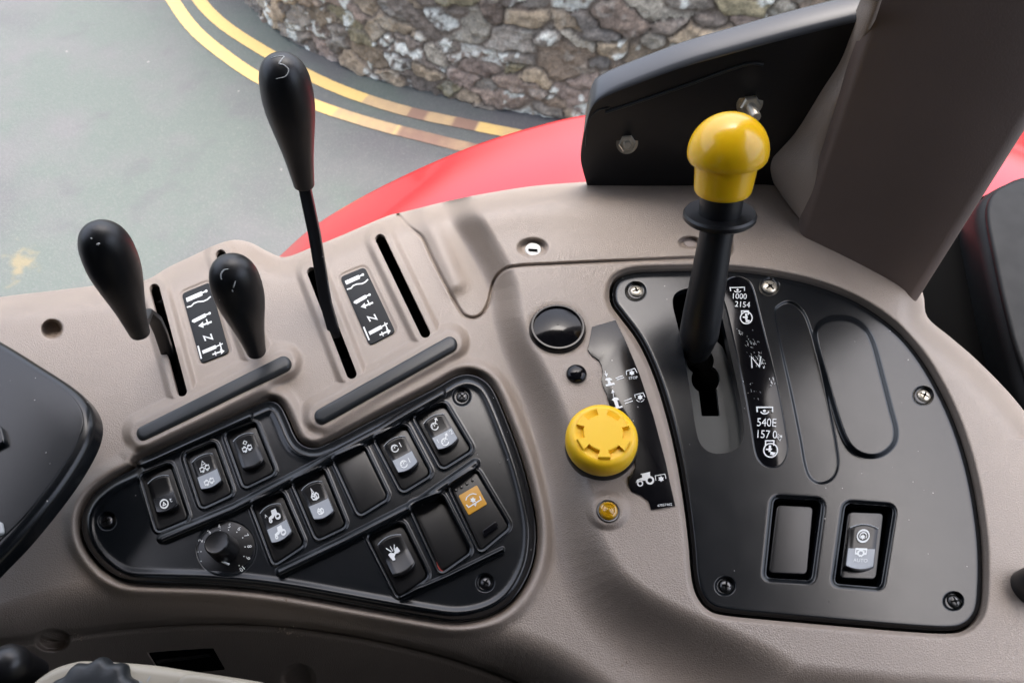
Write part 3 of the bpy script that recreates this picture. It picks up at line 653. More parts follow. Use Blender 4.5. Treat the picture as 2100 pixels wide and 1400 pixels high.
# ---- cab pillar
pil = empty('cab_pillar', V(1760, 560, .03), 'wide dark brown cab corner pillar rising from the back edge of the console', 'pillar')
def pillar():
    zb = .028
    base = [(1634, 470), (1642, 490), (1700, 518), (1790, 562), (1868, 598), (1886, 600), (1898, 588), (1912, 560)]
    top = [(1782, 0, .2), (1786, 14, .2), (1850, 20, .2), (1960, 40, .2), (2080, 60, .2), (2098, 64, .2)]
    A_ = [V(x, y, zb) for x, y in base]
    # each corner climbs along its own direction, leaning outwards as the cab does
    def climb(p, f):           # f: 0 left edge .. 1 right edge
        l = V(1787, 6, .2)-V(1636, 478, zb); r = V(2100, 268, .15)-V(1893, 596, zb); l /= l.z; r /= r.z; return l.lerp(r, f)
    fs_ = [0, 0, .25, .6, .95, 1, 1, 1]; vs = []; fs = []
    A_ += [A_[-1]+Vector((-.02, .07, 0)), A_[0]+Vector((.03, .09, 0))]; fs_ += [1, 0]
    zs_ = [-.012, 0, .05, .1, .2, .35, .55, .8, 1.0]; n = len(A_)
    for z in zs_:
        for p, f in zip(A_, fs_): vs.append(p+climb(p, f)*z)
    for k in range(len(zs_)-1):
        for i in range(n): fs.append((k*n+i, k*n+(i+1) % n, (k+1)*n+(i+1) % n, (k+1)*n+i))
    o = link('pillar_trim', vs, fs, M['pillar'], pil)
    bm = bmesh.new(); bm.from_mesh(o.data); bmesh.ops.recalc_face_normals(bm, faces=bm.faces); bm.to_mesh(o.data); bm.free()
    md = o.modifiers.new('bevel', 'BEVEL'); md.width = .004; md.segments = 3; md.limit_method = 'ANGLE'; md.angle_limit = R(38)
    # flared side strip on the window side of the pillar
    Lo = cr([(1786, 0), (1768, 40), (1745, 84), (1722, 130), (1690, 190), (1662, 238), (1634, 280), (1600, 312), (1572, 332), (1566, 344)], 4, False)
    Hi = cr([(1800, -4), (1786, 40), (1768, 90), (1750, 140), (1728, 205), (1712, 262), (1694, 318), (1672, 380), (1662, 430), (1652, 474)], 4, False); Hi = [(x+10, y) for x, y in Hi]
    n = len(Lo); hz = lambda t: .21*(1-t)+.03*t
    A2 = [V(*p, hz(i/(n-1))-.0) for i, p in enumerate(Lo)]; B2 = [V(*p, hz(i/(n-1))+.004) for i, p in enumerate(Hi)]
    vs = []; fs = []; m_ = 5
    for a, b in zip(A2, B2):
        vs.append(a+Vector((.004, .02, -.01)))
        for j in range(m_+1): t = j/m_; vs.append(a.lerp(b, t)+Vector((-.002, -.006, .002))*math.sin(math.pi*t))
    w = m_+2
    for i in range(n-1):
        for j in range(w-1): k = i*w+j; fs.append((k, k+1, k+w+1, k+w))
    # foot of the strip flows into the console
    o = link('pillar_side_strip', vs, fs, M['beige'], pil)
    ft = cr([(1570, 345), (1580, 372), (1600, 400), (1622, 420), (1634, 440), (1638, 470)], 4, False); hi = cr([(1566, 344), (1600, 345), (1630, 360), (1645, 385), (1650, 415), (1646, 470)], 4, False)
    loft('pillar_foot', [V(*p, .025) for p in ft], [V(*p, .034) for p in hi], 6, .002, M['beige'], pil)
    tube('trim_seal', [V(*p, .0262) for p in ft], .0016, M['void'], pil)
    lathe('trim_screw', V(1599, 329, .045), (0, -.6, .8), [(0, 0), (.0045, 0), (.0045, .001), (0, .0025)], M['dsteel'], pil, seg=24)
pillar()
# ================================================================== left switch panel
SW = {  # housing corners TL TR BR BL in photo px
 's1': [(287, 973), (350, 949), (388, 1064), (322, 1091)], 's2': [(377, 932), (440, 905), (478, 1012), (413, 1042)],
 's3': [(461, 888), (523, 864), (565, 969), (501, 1000)], 's4': [(515, 1033), (578, 1007), (625, 1116), (562, 1158)],
 's5': [(599, 987), (663, 960), (711, 1078), (650, 1107)], 'b6': [(683, 940), (746, 914), (797, 1020), (737, 1057)],
 's7': [(767, 898), (832, 870), (885, 972), (825, 1009)], 's8': [(848, 853), (911, 825), (969, 922), (907, 961)],
 's9': [(752, 1098), (825, 1069), (880, 1182), (817, 1226)], 'b10': [(839, 1034), (906, 1012), (967, 1130), (904, 1175)],
 's11': [(921, 996), (976, 962), (1046, 1080), (985, 1131)]}
RAILS = [([(290, 948), (400, 898), (510, 851)], 9), ([(332, 1104), (480, 1042), (640, 958), (780, 884), (905, 806)], 10), ([(575, 1172), (700, 1112), (860, 1030), (975, 950)], 10), ([(822, 1222), (920, 1180), (1030, 1126)], 5)]
SCR_L = [(220, 1068), (947, 813), (995, 1194)]
DIAL = (464, 1124)
def lp_h(X, Y):
    h = np.full_like(X, ZL); d = sd_poly(X, Y, LPs, 60)
    h -= .0035*gau(np.maximum(-d, 0), 7.5)
    h += .0012*gau(-d-17, 8)
    for s, w in RAILS:
        e = sd_line(X, Y, s, 40); h = np.maximum(h, h+.0042*np.sqrt(np.clip(1-(e/w)**2, 0, 1))) 
    for x, y in SCR_L:
        e = np.hypot(X-x, Y-y); h -= .003*(1-sst(15, 20, e))
    e = np.hypot((X-DIAL[0])/62, (Y-DIAL[1])/58); h -= .0012*(1-sst(.96, 1.0, e))
    for q in SW.values():
        e = sd_poly(X, Y, rnd(q, 12), 30); h += .0010*gau(e-4, 3)
    return h
def lp_d(X, Y):
    d = sd_poly(X, Y, LPs, 60)
    for q in SW.values(): d = np.maximum(d, -sd_poly(X, Y, rnd(q, 12), 30))
    return d
lp = empty('switch_panel', V(640, 1040, ZL), 'charcoal moulded panel in the console holding three slanting rows of switches', 'panel')
field('panel_face', 150, 1115, 755, 1285, 1.25, lp_h, lp_d, M['panel'], lp, skirt=.009)
plate('panel_back', offset(LPs, 14), ZL-.012, .002, .0005, M['void'], lp)
def screw(x, y, z, parent, m=None, r=12.5, rot=20):
    p = V(x, y, z); k = mpp(x, y, z); r *= k; m = m or M['dsteel']
    s = lathe('screw', p, (random.uniform(-.05, .05), random.uniform(-.05, .05), 1), [(r, -.001), (r, .0005), (r*.8, .0014), (r*.45, .0019), (0, .002)], m, parent, seg=28, ang=60)
    vs = []; fs = []; L_, w = r*.62, r*.13; c, q = math.cos(R(rot)), math.sin(R(rot))
    out = [(w, w), (L_, w*.7), (L_, -w*.7), (w, -w), (w*.7, -L_), (-w*.7, -L_), (-w, -w), (-L_, -w*.7), (-L_, w*.7), (-w, w), (-w*.7, L_), (w*.7, L_)]
    for a, b in out: vs.append(p+Vector((a*c-b*q, a*q+b*c, .0021-.0006*(a*a+b*b)/(r*r))))
    link('cross_slot', vs+[v+Vector((0, 0, -.001)) for v in vs], [tuple(range(12))[::-1]]+[(i, (i+1) % 12, (i+1) % 12+12, i+12) for i in range(12)], M['void'], s, smooth=False)
    return s
for i, (x, y) in enumerate(SCR_L): screw(x+1, y+1, ZL-.0032, lp, rot=25+17*i)
# ---- rocker switches
def bil(q):
    (a, b, c, d) = [Vector(p) for p in q]
    return lambda u, v: tuple((a*(1-u)+b*u)*(1-v)+(d*(1-u)+c*u)*v)
G_SW = 'rocker switches in the consoles black panels'
def rocker_switch(q, z, label, icon=None, lens='lens', ru=(.15, .82), rv=(.13, .74), split=.47, pressed=False, rz=.0, hz=-.0006, mh='switch', group=G_SW):
    f = bil(q); c = f(.5, .5); root = empty('rocker_switch', V(*c, z), label, 'switch', group)
    ins = [f(.02, .015), f(.98, .015), f(.98, .985), f(.02, .985)]
    plate('switch_housing', rnd(ins, 11), z+hz, .010, .0009, M[mh], root)
    # well round the rocker
    nu, nv = 10, 22; vs = []; fs = []
    def outl(u, v):            # local rocker square 0..1 to housing 0..1, ends arched
        uu = ru[0]+(ru[1]-ru[0])*u; arch = .055*(1-(2*u-1)**2)
        v0 = rv[0]+.05-arch; v1 = rv[1]-.045+arch; return uu, v0+(v1-v0)*v
    def zz(v):
        s = (v-.5)*2
        if pressed: return z+rz+.0016+.0010*s*s+(.0016*s if s > 0 else .0003*s)
        return z+rz+.0018+.0026*max(s, 0)**1.3+.0012*max(-s, 0)**1.5
    def zg(u, v):
        e = min(u, 1-u)/.10; e = min(1, e); e2 = min(1, min(v, 1-v)/.06); return zz(v)-.0007*(1-math.sqrt(1-(1-e)**2))-.0009*(1-math.sqrt(1-(1-e2)**2))
    for j in range(nv+1):
        for i in range(nu+1):
            u, v = i/nu, j/nv; x, y = f(*outl(u, v)); vs.append(V(x, y, zg(u, v)))
    w = nu+1
    fs = [(j*w+i, (j+1)*w+i, (j+1)*w+i+1, j*w+i+1) for j in range(nv) for i in range(nu)]
    ring = [i for i in range(w)]+[j*w+nu for j in range(1, nv+1)]+[nv*w+i for i in range(nu-1, -1, -1)]+[j*w for j in range(nv-1, 0, -1)]
    b = len(vs); vs += [vs[i]-Vector((0, 0, .006)) for i in ring]
    # separate rim vertices for a crisp edge
    b2 = len(vs); vs += [vs[i].copy() for i in ring]; n = len(ring)
    fs += [(b2+i, b2+(i+1) % n, b+(i+1) % n, b+i) for i in range(n)]
    rk = link('rocker', vs, fs, M['switch'], root)
    def zl(u, v):              # height of the rocker for a housing-local spot
        t = min(1, max(0, (v-rv[0])/(rv[1]-rv[0]))); return zz(t)
    if lens in ('lens', 'lensd'):
        vs = []; fs = []; n1, n2 = 8, 8; v0 = (split-rv[0])/(rv[1]-rv[0])
        for j in range(n2+1):
            for i in range(n1+1):
                u = .03+.94*i/n1; v = v0+(.955-v0)*j/n2; x, y = f(*outl(u, v)); vs.append(V(x, y, zz(v)+.00035))
        w = n1+1; fs = [(j*w+i, (j+1)*w+i, (j+1)*w+i+1, j*w+i+1) for j in range(n2) for i in range(n1)]
        ring = [i for i in range(w)]+[j*w+n1 for j in range(1, n2+1)]+[n2*w+i for i in range(n1-1, -1, -1)]+[j*w for j in range(n2-1, 0, -1)]
        b = len(vs); vs += [vs[i]-Vector((0, 0, .0011)) for i in ring]; n = len(ring); fs += [(ring[i], ring[(i+1) % n], b+(i+1) % n, b+i) for i in range(n)]
        link('lens', vs, fs, M[lens], rk, smooth=False)
    # glint on the top edge, put into the colour of a thin pale rim
    top = [V(*f(*outl(u, .012)), zz(0)+.0002) for u in [i/10 for i in range(0, 11)]]
    tube('rim_glint', top, .00035, M['lens'], rk, seg=6)
    if icon:
        asp = (Vector(f(.5, 0))-Vector(f(.5, 1))).length/(Vector(f(0, .5))-Vector(f(1, .5))).length
        A_ = Art(lambda x, y: f(x, y)); icon(A_, asp)
        vs = [];
        for x, y, dz in A_.v: vs.append((x, y, dz))
        inv = quad_map(q, [(0, 0), (1, 0), (1, 1), (0, 1)])
        A_.build('switch_symbol', lambda x, y: zl(*inv(x, y))+.0006, M['white'], rk)
    return root
# icons: housing-local, x 0..1, y 0..1 with y stretched by asp; helper to draw round things
def P(cx, cy, asp, s=1.0):
    return lambda pts: [(cx+x*s, cy+y*s/asp) for x, y in pts]
def circ(A_, cx, cy, r, w, asp, a0=0, a1=360, s=1.0):
    n = 20; pts = [(cx+r*math.cos(R(a0+(a1-a0)*i/n)), cy+r/asp*math.sin(R(a0+(a1-a0)*i/n))) for i in range(n if a1-a0 >= 360 else n+1)]
    A_.line(pts, w, closed=a1-a0 >= 360)
def ln(A_, p, pts, w, closed=False): A_.line(p(pts), w, closed=closed)
def txt(A_, body, cx, cy, h, asp, ang=0):
    v, f = glyph(body); c, q = math.cos(R(ang)), math.sin(R(ang)); A_.add([(cx+h*(a*c+b*q), cy+h*(a*q-b*c)/asp) for a, b in v], f)
# line() works in local units before the bilinear map, so w is in housing widths
def i_truck(A_, asp, cx, cy, tri):
    p = P(cx, cy, asp)
    for k in (-1, 1):
        ln(A_, p, [(-.14*k, -.05), (-.03*k, -.05), (-.03*k, .05), (-.14*k, .05)], .022, True)
    ln(A_, p, [(-.03, 0), (.03, 0)], .025); ln(A_, p, [(-.09, .075), (-.05, .075)], .03); ln(A_, p, [(.05, .075), (.09, .075)], .03)
    ln(A_, p, [(-.09, -.075), (-.05, -.075)], .02); ln(A_, p, [(.05, -.075), (.09, -.075)], .02)
    if tri == 'A': ln(A_, p, [(-.06, -.12), (0, -.22), (.06, -.12)], .018, True)
    if tri == 'D': ln(A_, p, [(-.06, -.18), (-.0, -.24), (.06, -.18), (0, -.12)], .018, True)
def i_tractor(A_, asp, cx, cy, s=1, a=False):
    circ(A_, cx+.10*s, cy+.05*s/asp*1, .065*s, .035*s, asp); circ(A_, cx-.13*s, cy+.08*s/asp, .035*s, .026*s, asp)
    A_.poly(P(cx, cy, asp, s)([(-.17, .05), (-.15, -.02), (-.04, -.05), (-.02, -.17), (.12, -.17), (.12, -.05), (.02, .0), (-.04, .05), (-.10, .04)]))
    if a: txt(A_, 'A', cx-.22, cy-.10/asp, .09, asp)
def i_gauge(A_, asp, cx, cy, r=.10, w=.02, arrow=False, one=False, kk=.66):
    circ(A_, cx, cy, r, w, asp, 30, 345); p = P(cx, cy, asp)
    for a in (180, 225, 270, 315): ln(A_, p, [(.6*r*math.cos(R(a)), .6*r*math.sin(R(a))), (.95*r*math.cos(R(a)), .95*r*math.sin(R(a)))], w*.8)
    ln(A_, p, [(0, 0), (.1*r, -.6*r)], w)
    if arrow: ln(A_, p, [(r*.7, -r*.9), (r*1.6, -r*1.9)], w*1.1); ln(A_, p, [(r*1.0, -r*1.8), (r*1.6, -r*1.9), (r*1.6, -r*1.2)], w)
    if one: txt(A_, '1', cx+.19, cy-.03/asp, .15, asp)
def i_hand(A_, asp, cx, cy, s=1, line=True):
    p = P(cx, cy, asp, s)
    ln(A_, p, [(-.06, -.08), (-.11, .0), (-.09, .08), (.0, .11), (.09, .08), (.11, -.01), (.07, -.07), (.0, -.04), (-.03, -.10)], .028*s, True)
    circ(A_, cx+.01*s, cy+.03*s/asp, .035*s, .022*s, asp); ln(A_, p, [(-.08, -.02), (-.02, .0)], .03*s)
    if line: ln(A_, p, [(-.05, -.10), (-.03, -.24), (.01, -.10)], .022*s)
def ic1(A_, a): circ(A_, .44, .60, .12, .028, a); ln(A_, P(.44, .60, a), [(-.045, .035), (0, -.05), (.045, .035)], .022, True); txt(A_, 't', .66, .585, .12, a)
def ic2(A_, a): i_truck(A_, a, .46, .37, 'A'); i_truck(A_, a, .46, .62, '')
def ic3(A_, a): i_truck(A_, a, .48, .39, 'D')
def ic4(A_, a): i_tractor(A_, a, .50, .32, 1.05, True); i_tractor(A_, a, .48, .60, 1.0)
def ic5(A_, a): i_hand(A_, a, .46, .35); i_hand(A_, a, .44, .605, .85, False)
def ic7(A_, a): i_gauge(A_, a, .40, .30, one=True); i_gauge(A_, a, .42, .605, one=True)
def ic8(A_, a): i_gauge(A_, a, .40, .31, arrow=True); i_gauge(A_, a, .44, .63, arrow=True); txt(A_, '1', .27, .56, .12, a); txt(A_, '2', .74, .53, .13, a)
def ic9(A_, a):
    p = P(.44, .37, a); A_.poly(p([(-.16, .02), (-.09, -.01), (.0, .05), (.08, -.05), (.15, -.07), (.17, .07), (.10, .09), (.03, .08), (-.03, .13), (-.05, .22), (-.12, .21)]))
    for d in (-.10, -.01, .08): ln(A_, p, [(d*.5, -.02), (d*1.3, -.15)], .022)
rocker_switch(SW['s1'], ZL-.0025, 'dark rocker switch with a white ringed triangle sign, leftmost in the upper row', ic1, lens='lensd')
rocker_switch(SW['s2'], ZL-.0025, 'grey-lensed rocker switch with vehicle signs and small triangle, middle of the short upper row', ic2)
rocker_switch(SW['s3'], ZL-.0025, 'all-black rocker switch with a diamond above a vehicle sign', ic3, lens='blank')
rocker_switch(SW['s4'], ZL-.0025, 'grey-lensed rocker switch showing two white tractors, beside the numbered dial', ic4)
rocker_switch(SW['s5'], ZL-.0025, 'grey-lensed rocker switch with a pointed cog-like sign, between tractor switch and blank cover', ic5)
rocker_switch(SW['s7'], ZL-.0025, 'grey-lensed rocker switch with two dial signs each followed by a figure 1', ic7)
rocker_switch(SW['s8'], ZL-.0025, 'grey-lensed rocker switch with dial signs, arrows and figures 1 and 2', ic8)
rocker_switch(SW['s9'], ZL-.0025, 'all-black rocker switch with a white beam-like sign in the lowest row of the left panel', ic9, lens='blank')
def blank(q, z, label, m='switch', hollow=False):
    f = bil(q); root = empty('blank_cover', V(*f(.5, .5), z), label, 'switch blank', 'blank covers in the switch openings')
    ins = [f(.02, .015), f(.98, .015), f(.98, .985), f(.02, .985)]
    plate('cover_face', rnd(ins, 11), z, .008, .0008, M[m], root); return root
blank(SW['b6'], ZL-.0015, 'plain black blank cover in the middle of the switch rows')
b10 = blank(SW['b10'], ZL-.006, 'deep-set plain black blank cover beside the orange sign, its lower corner rubbed red')
link('paint_mark', [V(*p, ZL-.0057) for p in ((895, 1150), (899, 1160), (905, 1168), (912, 1171), (906, 1173), (899, 1168))], [tuple(range(6))], mat('red_paint_mark', (.35, .03, .02), .5), b10, smooth=False)
# ---- warning light unit with orange sign
f = bil(SW['s11']); zz_ = ZL-.0015
un = empty('indicator_unit', V(*f(.5, .5), zz_), 'black indicator unit with an orange square sign and four tiny lamps', 'indicator')
plate('unit_body', rnd([f(.02, .01), f(.98, .01), f(.98, .985), f(.02, .985)], 7), zz_, .01, .0009, M['switch'], un)
OQ = [(940, 1016), (978, 994), (999, 1033), (961, 1056)]
sg = plate('orange_sign', rnd(OQ, 3), zz_+.0006, .0008, .0002, M['orange'], un)
def z4(x, y): return (600+x/3.784, 750+y/3.784)
A = Art(z4); A.line([(1350, 1078), (1366, 1096), (1462, 1036), (1452, 1012)], 9); A.star(1400, 1040, 25); A.line([(1345, 1040), (1352, 1018), (1375, 998), (1400, 990), (1425, 995)], 8); A.poly([(1408, 1076), (1428, 1066), (1420, 1092)])
A.build('sign_symbol', zz_+.0009, M['white'], sg)
for x, y in ((1268, 965), (1310, 942), (1352, 915), (1396, 888)):
    p = V(*z4(x, y), zz_); lathe('tiny_lamp', p, (0, 0, 1), [(.0011, -.001), (.0011, .0003), (.0007, .0007), (0, .0008)], M['dsteel'], un, seg=14)
plate('push_bar', rnd([(989, 1087), (1017, 1067), (1023, 1079), (993, 1101)], 4), zz_+.0022, .004, .0006, M['gloss'], un)
# ---- rotary dial
zd = ZL-.0012; dl = empty('rotary_dial', V(*DIAL, zd), 'small black turning knob ringed by the numbers 0 to 10 in the left panel', 'dial')
A = Art(lambda x, y: (150+x/3.784, 1000+y/3.784)); cx, cy = 1178, 470
for s, x, y in (('0', 962, 583), ('1', 958, 497), ('2', 988, 408), ('3', 1055, 342), ('4', 1132, 297), ('5', 1213, 292), ('6', 1290, 315), ('7', 1345, 368), ('8', 1368, 453), ('9', 1357, 543), ('10', 1310, 628)):
    ang = math.degrees(math.atan2(x-cx, -(y-cy))); A.text(s, x, y, 33, ang, .95); d = Vector((cx-x, cy-y)).normalized(); A.disc(x+d.x*34, y+d.y*34, 4.5)
f0 = lathe('dial_face', V(*DIAL, zd-.0008), (0, 0, 1), [(.0, 0), (57*mpp(*DIAL), 0), (57*mpp(*DIAL), .0008), (55*mpp(*DIAL), .0010), (0, .0010)], M['switch'], dl, seg=56)
A.build('dial_numbers', zd+.0004, M['white'], f0)
k = mpp(*DIAL); bp = V(463, 1127, zd)
kn = lathe('knob', bp, (0, 0, 1), [(27*k, 0), (26.5*k, .005), (24.5*k, .0145), (23.5*k, .0165), (21*k, .0172), (19*k, .0170), (0, .0170)], M['switch'], dl, seg=48, ang=40)
tube('pointer', [V(448, 1147, zd+.0035), V(470, 1157, zd+.0016)], .0007, M['white'], kn)
# ================================================================== right panel
SCR_R = [(1304, 597), (1577, 588), (1893, 811), (1487, 1201), (1955, 1232)]
SLOT = cr([(1380, 628), (1382, 606), (1398, 594), (1425, 590), (1452, 598), (1474, 630), (1490, 690), (1507, 765), (1520, 830), (1526, 885), (1519, 912), (1495, 927), (1462, 929), (1438, 912), (1427, 880), (1418, 820), (1405, 740), (1390, 670)], 4)
CAPS = cr([(1480, 598), (1488, 577), (1508, 567), (1532, 575), (1545, 594), (1562, 660), (1582, 740), (1598, 810), (1612, 890), (1615, 925), (1604, 950), (1584, 958), (1562, 950), (1549, 926), (1540, 870), (1525, 790), (1508, 710), (1492, 640)], 4)
REC = cr([(1588, 645), (1598, 624), (1622, 618), (1646, 636), (1662, 670), (1684, 750), (1703, 840), (1716, 910), (1720, 955), (1708, 982), (1684, 992), (1662, 982), (1650, 955), (1640, 900), (1622, 810), (1602, 720)], 4)
BOS = cr([(1675, 690), (1682, 668), (1705, 656), (1742, 657), (1770, 674), (1788, 705), (1806, 770), (1824, 840), (1834, 880), (1830, 908), (1808, 928), (1780, 932), (1752, 920), (1732, 890), (1712, 830), (1690, 750)], 4)
H12 = rnd([(1587, 1020), (1686, 1026), (1664, 1190), (1570, 1184)], [14, 18, 12, 12]); H13 = rnd([(1734, 1031), (1833, 1038), (1806, 1204), (1711, 1196)], [14, 18, 12, 12])
def rp_h(X, Y):
    h = np.full_like(X, ZR); d = sd_poly(X, Y, RPs, 60); h -= .0030*gau(np.maximum(-d, 0), 5)
    h -= .0010*sst(-1, 2.5, -sd_poly(X, Y, CAPS, 20)); h -= .0016*sst(-1, 4, -sd_poly(X, Y, REC, 20)); h += .0042*sst(-9, 3, -sd_poly(X, Y, BOS, 20))
    for x, y in SCR_R: h -= .0030*(1-sst(17, 22, np.hypot(X-x, (Y-y)*1.08)))
    for q in (H12, H13): h -= .002*gau(np.maximum(sd_poly(X, Y, q, 20), 0), 5)
    return h
def rp_d(X, Y):
    d = sd_poly(X, Y, RPs, 60)
    for q in (SLOT, H12, H13): d = np.maximum(d, -sd_poly(X, Y, q, 20))
    return d
rp = empty('lever_panel', V(1700, 900, ZR), 'large satin black plate with rounded outline screwed on the console around the yellow topped lever', 'panel')
field('panel_face', 1240, 2030, 545, 1305, 1.4, rp_h, rp_d, M['panel'], rp, skirt=.007)
plate('panel_back', offset(RPs, 14), ZR-.045, .002, .0005, M['void'], rp)
for i, (x, y) in enumerate(SCR_R): screw(x+1, y+1, ZR-.0032, rp, m=M['steel'] if i in (0, 1, 2) else M['dsteel'], r=16 if i == 1 else 14, rot=12+21*i)
# speed strip
zt = ZR-.0007
strip = plate('speed_strip', offset(CAPS, 1), zt, .0006, .0002, M['gloss'], rp)
def z3(x, y): return (1230+x/2.979, 530+y/2.979)
A = Art(z3)
A.line([(800, 196), (796, 178), (884, 176), (884, 196)], 6); A.circ(842, 186, 24, 5, 35, 145, ry=20); A.disc(842, 192, 7)
A.text('1000', 856, 230, 34, 2, .98); A.text('2154', 872, 280, 34, 4, .98)
A.circ(895, 362, 36, 7); A.line([(866, 342), (866, 320), (908, 320), (908, 342)], 7); A.line([(895, 340), (895, 372)], 14); A.line([(876, 358), (902, 358)], 9); A.poly([(896, 372), (922, 378), (908, 390), (890, 388)])
A.build('speed_figures', ZR+.0003, M['white'], strip)
A = Art(z3)
A.line([(930, 665), (926, 600), (975, 660), (984, 600)], 8)
A.build('neutral_letter', ZR+.0003, M['white'], strip)
A = Art(z3)
A.line([(962, 934), (960, 908), (1055, 908), (1056, 934)], 9); A.circ(1008, 926, 26, 8, 25, 155, ry=22); A.disc(1006, 930, 9)
A.text('540E', 1020, 1000, 50, 2, .86); A.text('157', 1002, 1072, 48, 3, .86); A.text('0', 1070, 1074, 48, 3, .86)
A.circ(1044, 1170, 42, 8); A.line([(1012, 1140), (1014, 1112), (1064, 1112), (1062, 1140)], 8); A.line([(1040, 1144), (1038, 1176)], 14); A.line([(1018, 1164), (1050, 1164)], 9); A.poly([(1044, 1178), (1076, 1184), (1062, 1202), (1040, 1196)])
A.build('speed_figures', ZR+.0003, M['white'], strip)
A = Art(z3); r_ = random.Random(4)
for cx, cy, sx_, sy_, nn, w in ((860, 440, 26, 22, 9, 3.2), (905, 500, 34, 40, 16, 2.6), (965, 590, 34, 42, 16, 2.6), (985, 640, 34, 26, 20, 4.5), (1048, 745, 18, 26, 12, 4), (1092, 1080, 16, 14, 14, 4), (1106, 1092, 12, 12, 12, 4.5), (905, 800, 60, 60, 12, 2), (940, 540, 50, 90, 14, 2)):
    for i in range(nn):
        x = cx+r_.gauss(0, sx_*.5); y = cy+r_.gauss(0, sy_*.5); a = r_.gauss(1.0, .4); L_ = r_.uniform(2, 16 if w < 4 else 12); A.line([(x, y), (x+L_*math.cos(a)*.8, y+L_*math.sin(a))], r_.uniform(.35, .8)*w)
A.build('scratches', ZR+.0004, M['white'], strip)
# gate plate under the lever
GP = cr([(1395, 640), (1425, 610), (1462, 690), (1490, 720), (1508, 800), (1520, 890), (1522, 940), (1480, 960), (1440, 950), (1420, 900), (1400, 800), (1385, 700)], 4)
zg = ZR-.013
gate_cut = rnd([(1432, 797), (1470, 797), (1476, 853), (1439, 853)], 3)
def g_d(X, Y):
    d = sd_poly(X, Y, [(1395, 724), (1440, 700), (1462, 692), (1482, 712), (1500, 755), (1555, 970), (1395, 970)], 60)
    d = np.maximum(d, 28-np.hypot(X-1436, Y-740)); d = np.maximum(d, 29-np.hypot(X-1447, Y-777)); d = np.maximum(d, 27-np.hypot(X-1425, Y-700)); d = np.maximum(d, -sd_poly(X, Y, gate_cut, 30)); return d
field('gate_plate', 1350, 1560, 560, 975, 1.5, lambda X, Y: np.full_like(X, zg), g_d, M['gate'], rp, skirt=.003)
# right panel openings
blank([(1592, 1032), (1670, 1036), (1657, 1180), (1574, 1176)], ZR-.0045, 'plain black blank cover in the opening beside the AUTO switch')
def ic13(A_, a):
    circ(A_, .50, .36, .155, .030, a); circ(A_, .50, .36, .09, .02, a, 150, 390); A_.star(.50, .375, .0, 6); n = 6
    A_.poly([(.49+(.075 if i % 2 else .045)*math.cos(i*math.pi/6), .375+(.075 if i % 2 else .045)/a*math.sin(i*math.pi/6)) for i in range(12)])
    ln(A_, P(.49, .59, a), [(-.08, .05), (-.14, .05), (-.14, -.07), (.14, -.07), (.14, .05), (.08, .05)], .028)
    A_.line([(.49+(.085 if i % 2 else .065)*math.cos(i*math.pi/8), .61+(.085 if i % 2 else .065)/a*math.sin(i*math.pi/8)) for i in range(16)], .026, closed=True); txt(A_, 'AUTO', .50, .715, .095, a)
rocker_switch([(1738, 1046), (1815, 1049), (1799, 1190), (1720, 1187)], ZR-.0045, 'grey-lensed rocker switch marked AUTO in the right black panel', ic13, ru=(.13, .87), rv=(.19, .86), split=.545, pressed=True, mh='panel')
# ================================================================== levers and knobs
def grip_profile(L_, Rm, rb):
    pr = [(0, 0), (rb*.8, 0), (rb*.96, .012), (rb, .04)]
    for f, k in ((.12, .10), (.25, .28), (.38, .52), (.5, .76), (.6, .93), (.69, 1.0), (.77, .99), (.84, .95), (.90, .85), (.945, .70), (.975, .50), (.993, .27), (1.0, 0)):
        pr.append(((rb+(Rm-rb)*k) if f < .7 else Rm*k, f))
    return [(r, z*L_) for r, z in cr(pr, 4, False)]
def lever(name, label, b_px, zb, t_px, zt_, Rm, rb, rod, marks=(), group='black hydraulic levers in the console slots'):
    B = V(*b_px, zb); T = V(*t_px, zt_); d = (T-B); L_ = d.length; root = empty('hydraulic_lever', rod[-1], label, 'lever', group)
    g = lathe('lever_grip', B, d, [(max(r, 0), z) for r, z in grip_profile(L_, Rm, rb)], M['handle'], root, seg=48, ang=50)
    v, f = tube_mesh([B+d.normalized()*.004]+rod, .0040, sx=.62, sy=1.1, square=True, up=(1, 0, 0)); sharp(link('lever_arm', v, f, M['black'], root), 30)
    if marks: on_mesh('scratched_mark', g, marks, .0005, M['whited'], g)
    return root
def z1(x, y): return (x/2.979, 400+y/2.979)
lever('l', 'black teardrop lever scratched with a 3, standing tallest in front of the road', (624, 382), .088, (574, 110), .185, .0170, .0078,
      [V(645, 480, .060), V(668, 620, .018), V(688, 690, .0), V(705, 730, -.03)],
      marks=[[(556, 120), (566, 117), (582, 116), (577, 124), (573, 131), (582, 134), (591, 142), (590, 151), (583, 158), (566, 162)]])
lever('l', 'black teardrop lever standing in the leftmost slot of the console', (287, 684), .060, (200, 461), .155, .0152, .0068,
      [V(300, 640, .052), V(318, 655, .040), V(330, 682, .022), V(343, 722, .004), V(352, 760, -.03)],
      marks=[[z1(590, 305), z1(600, 298), z1(612, 296)], [z1(602, 300), z1(598, 308)], [z1(556, 262), z1(562, 268)]])
lever('l', 'shorter black teardrop lever scratched with a worn 2, half hiding the left symbol plate', (526, 722), .045, (469, 532), .135, .0152, .0068,
      [V(522, 700, .032), V(518, 705, .0), V(522, 712, -.03)],
      marks=[[z1(1396, 452), z1(1370, 458), z1(1353, 478), z1(1350, 502), z1(1356, 516)], [z1(1438, 525), z1(1430, 550), z1(1425, 566)], [z1(1418, 578), z1(1422, 590)]])
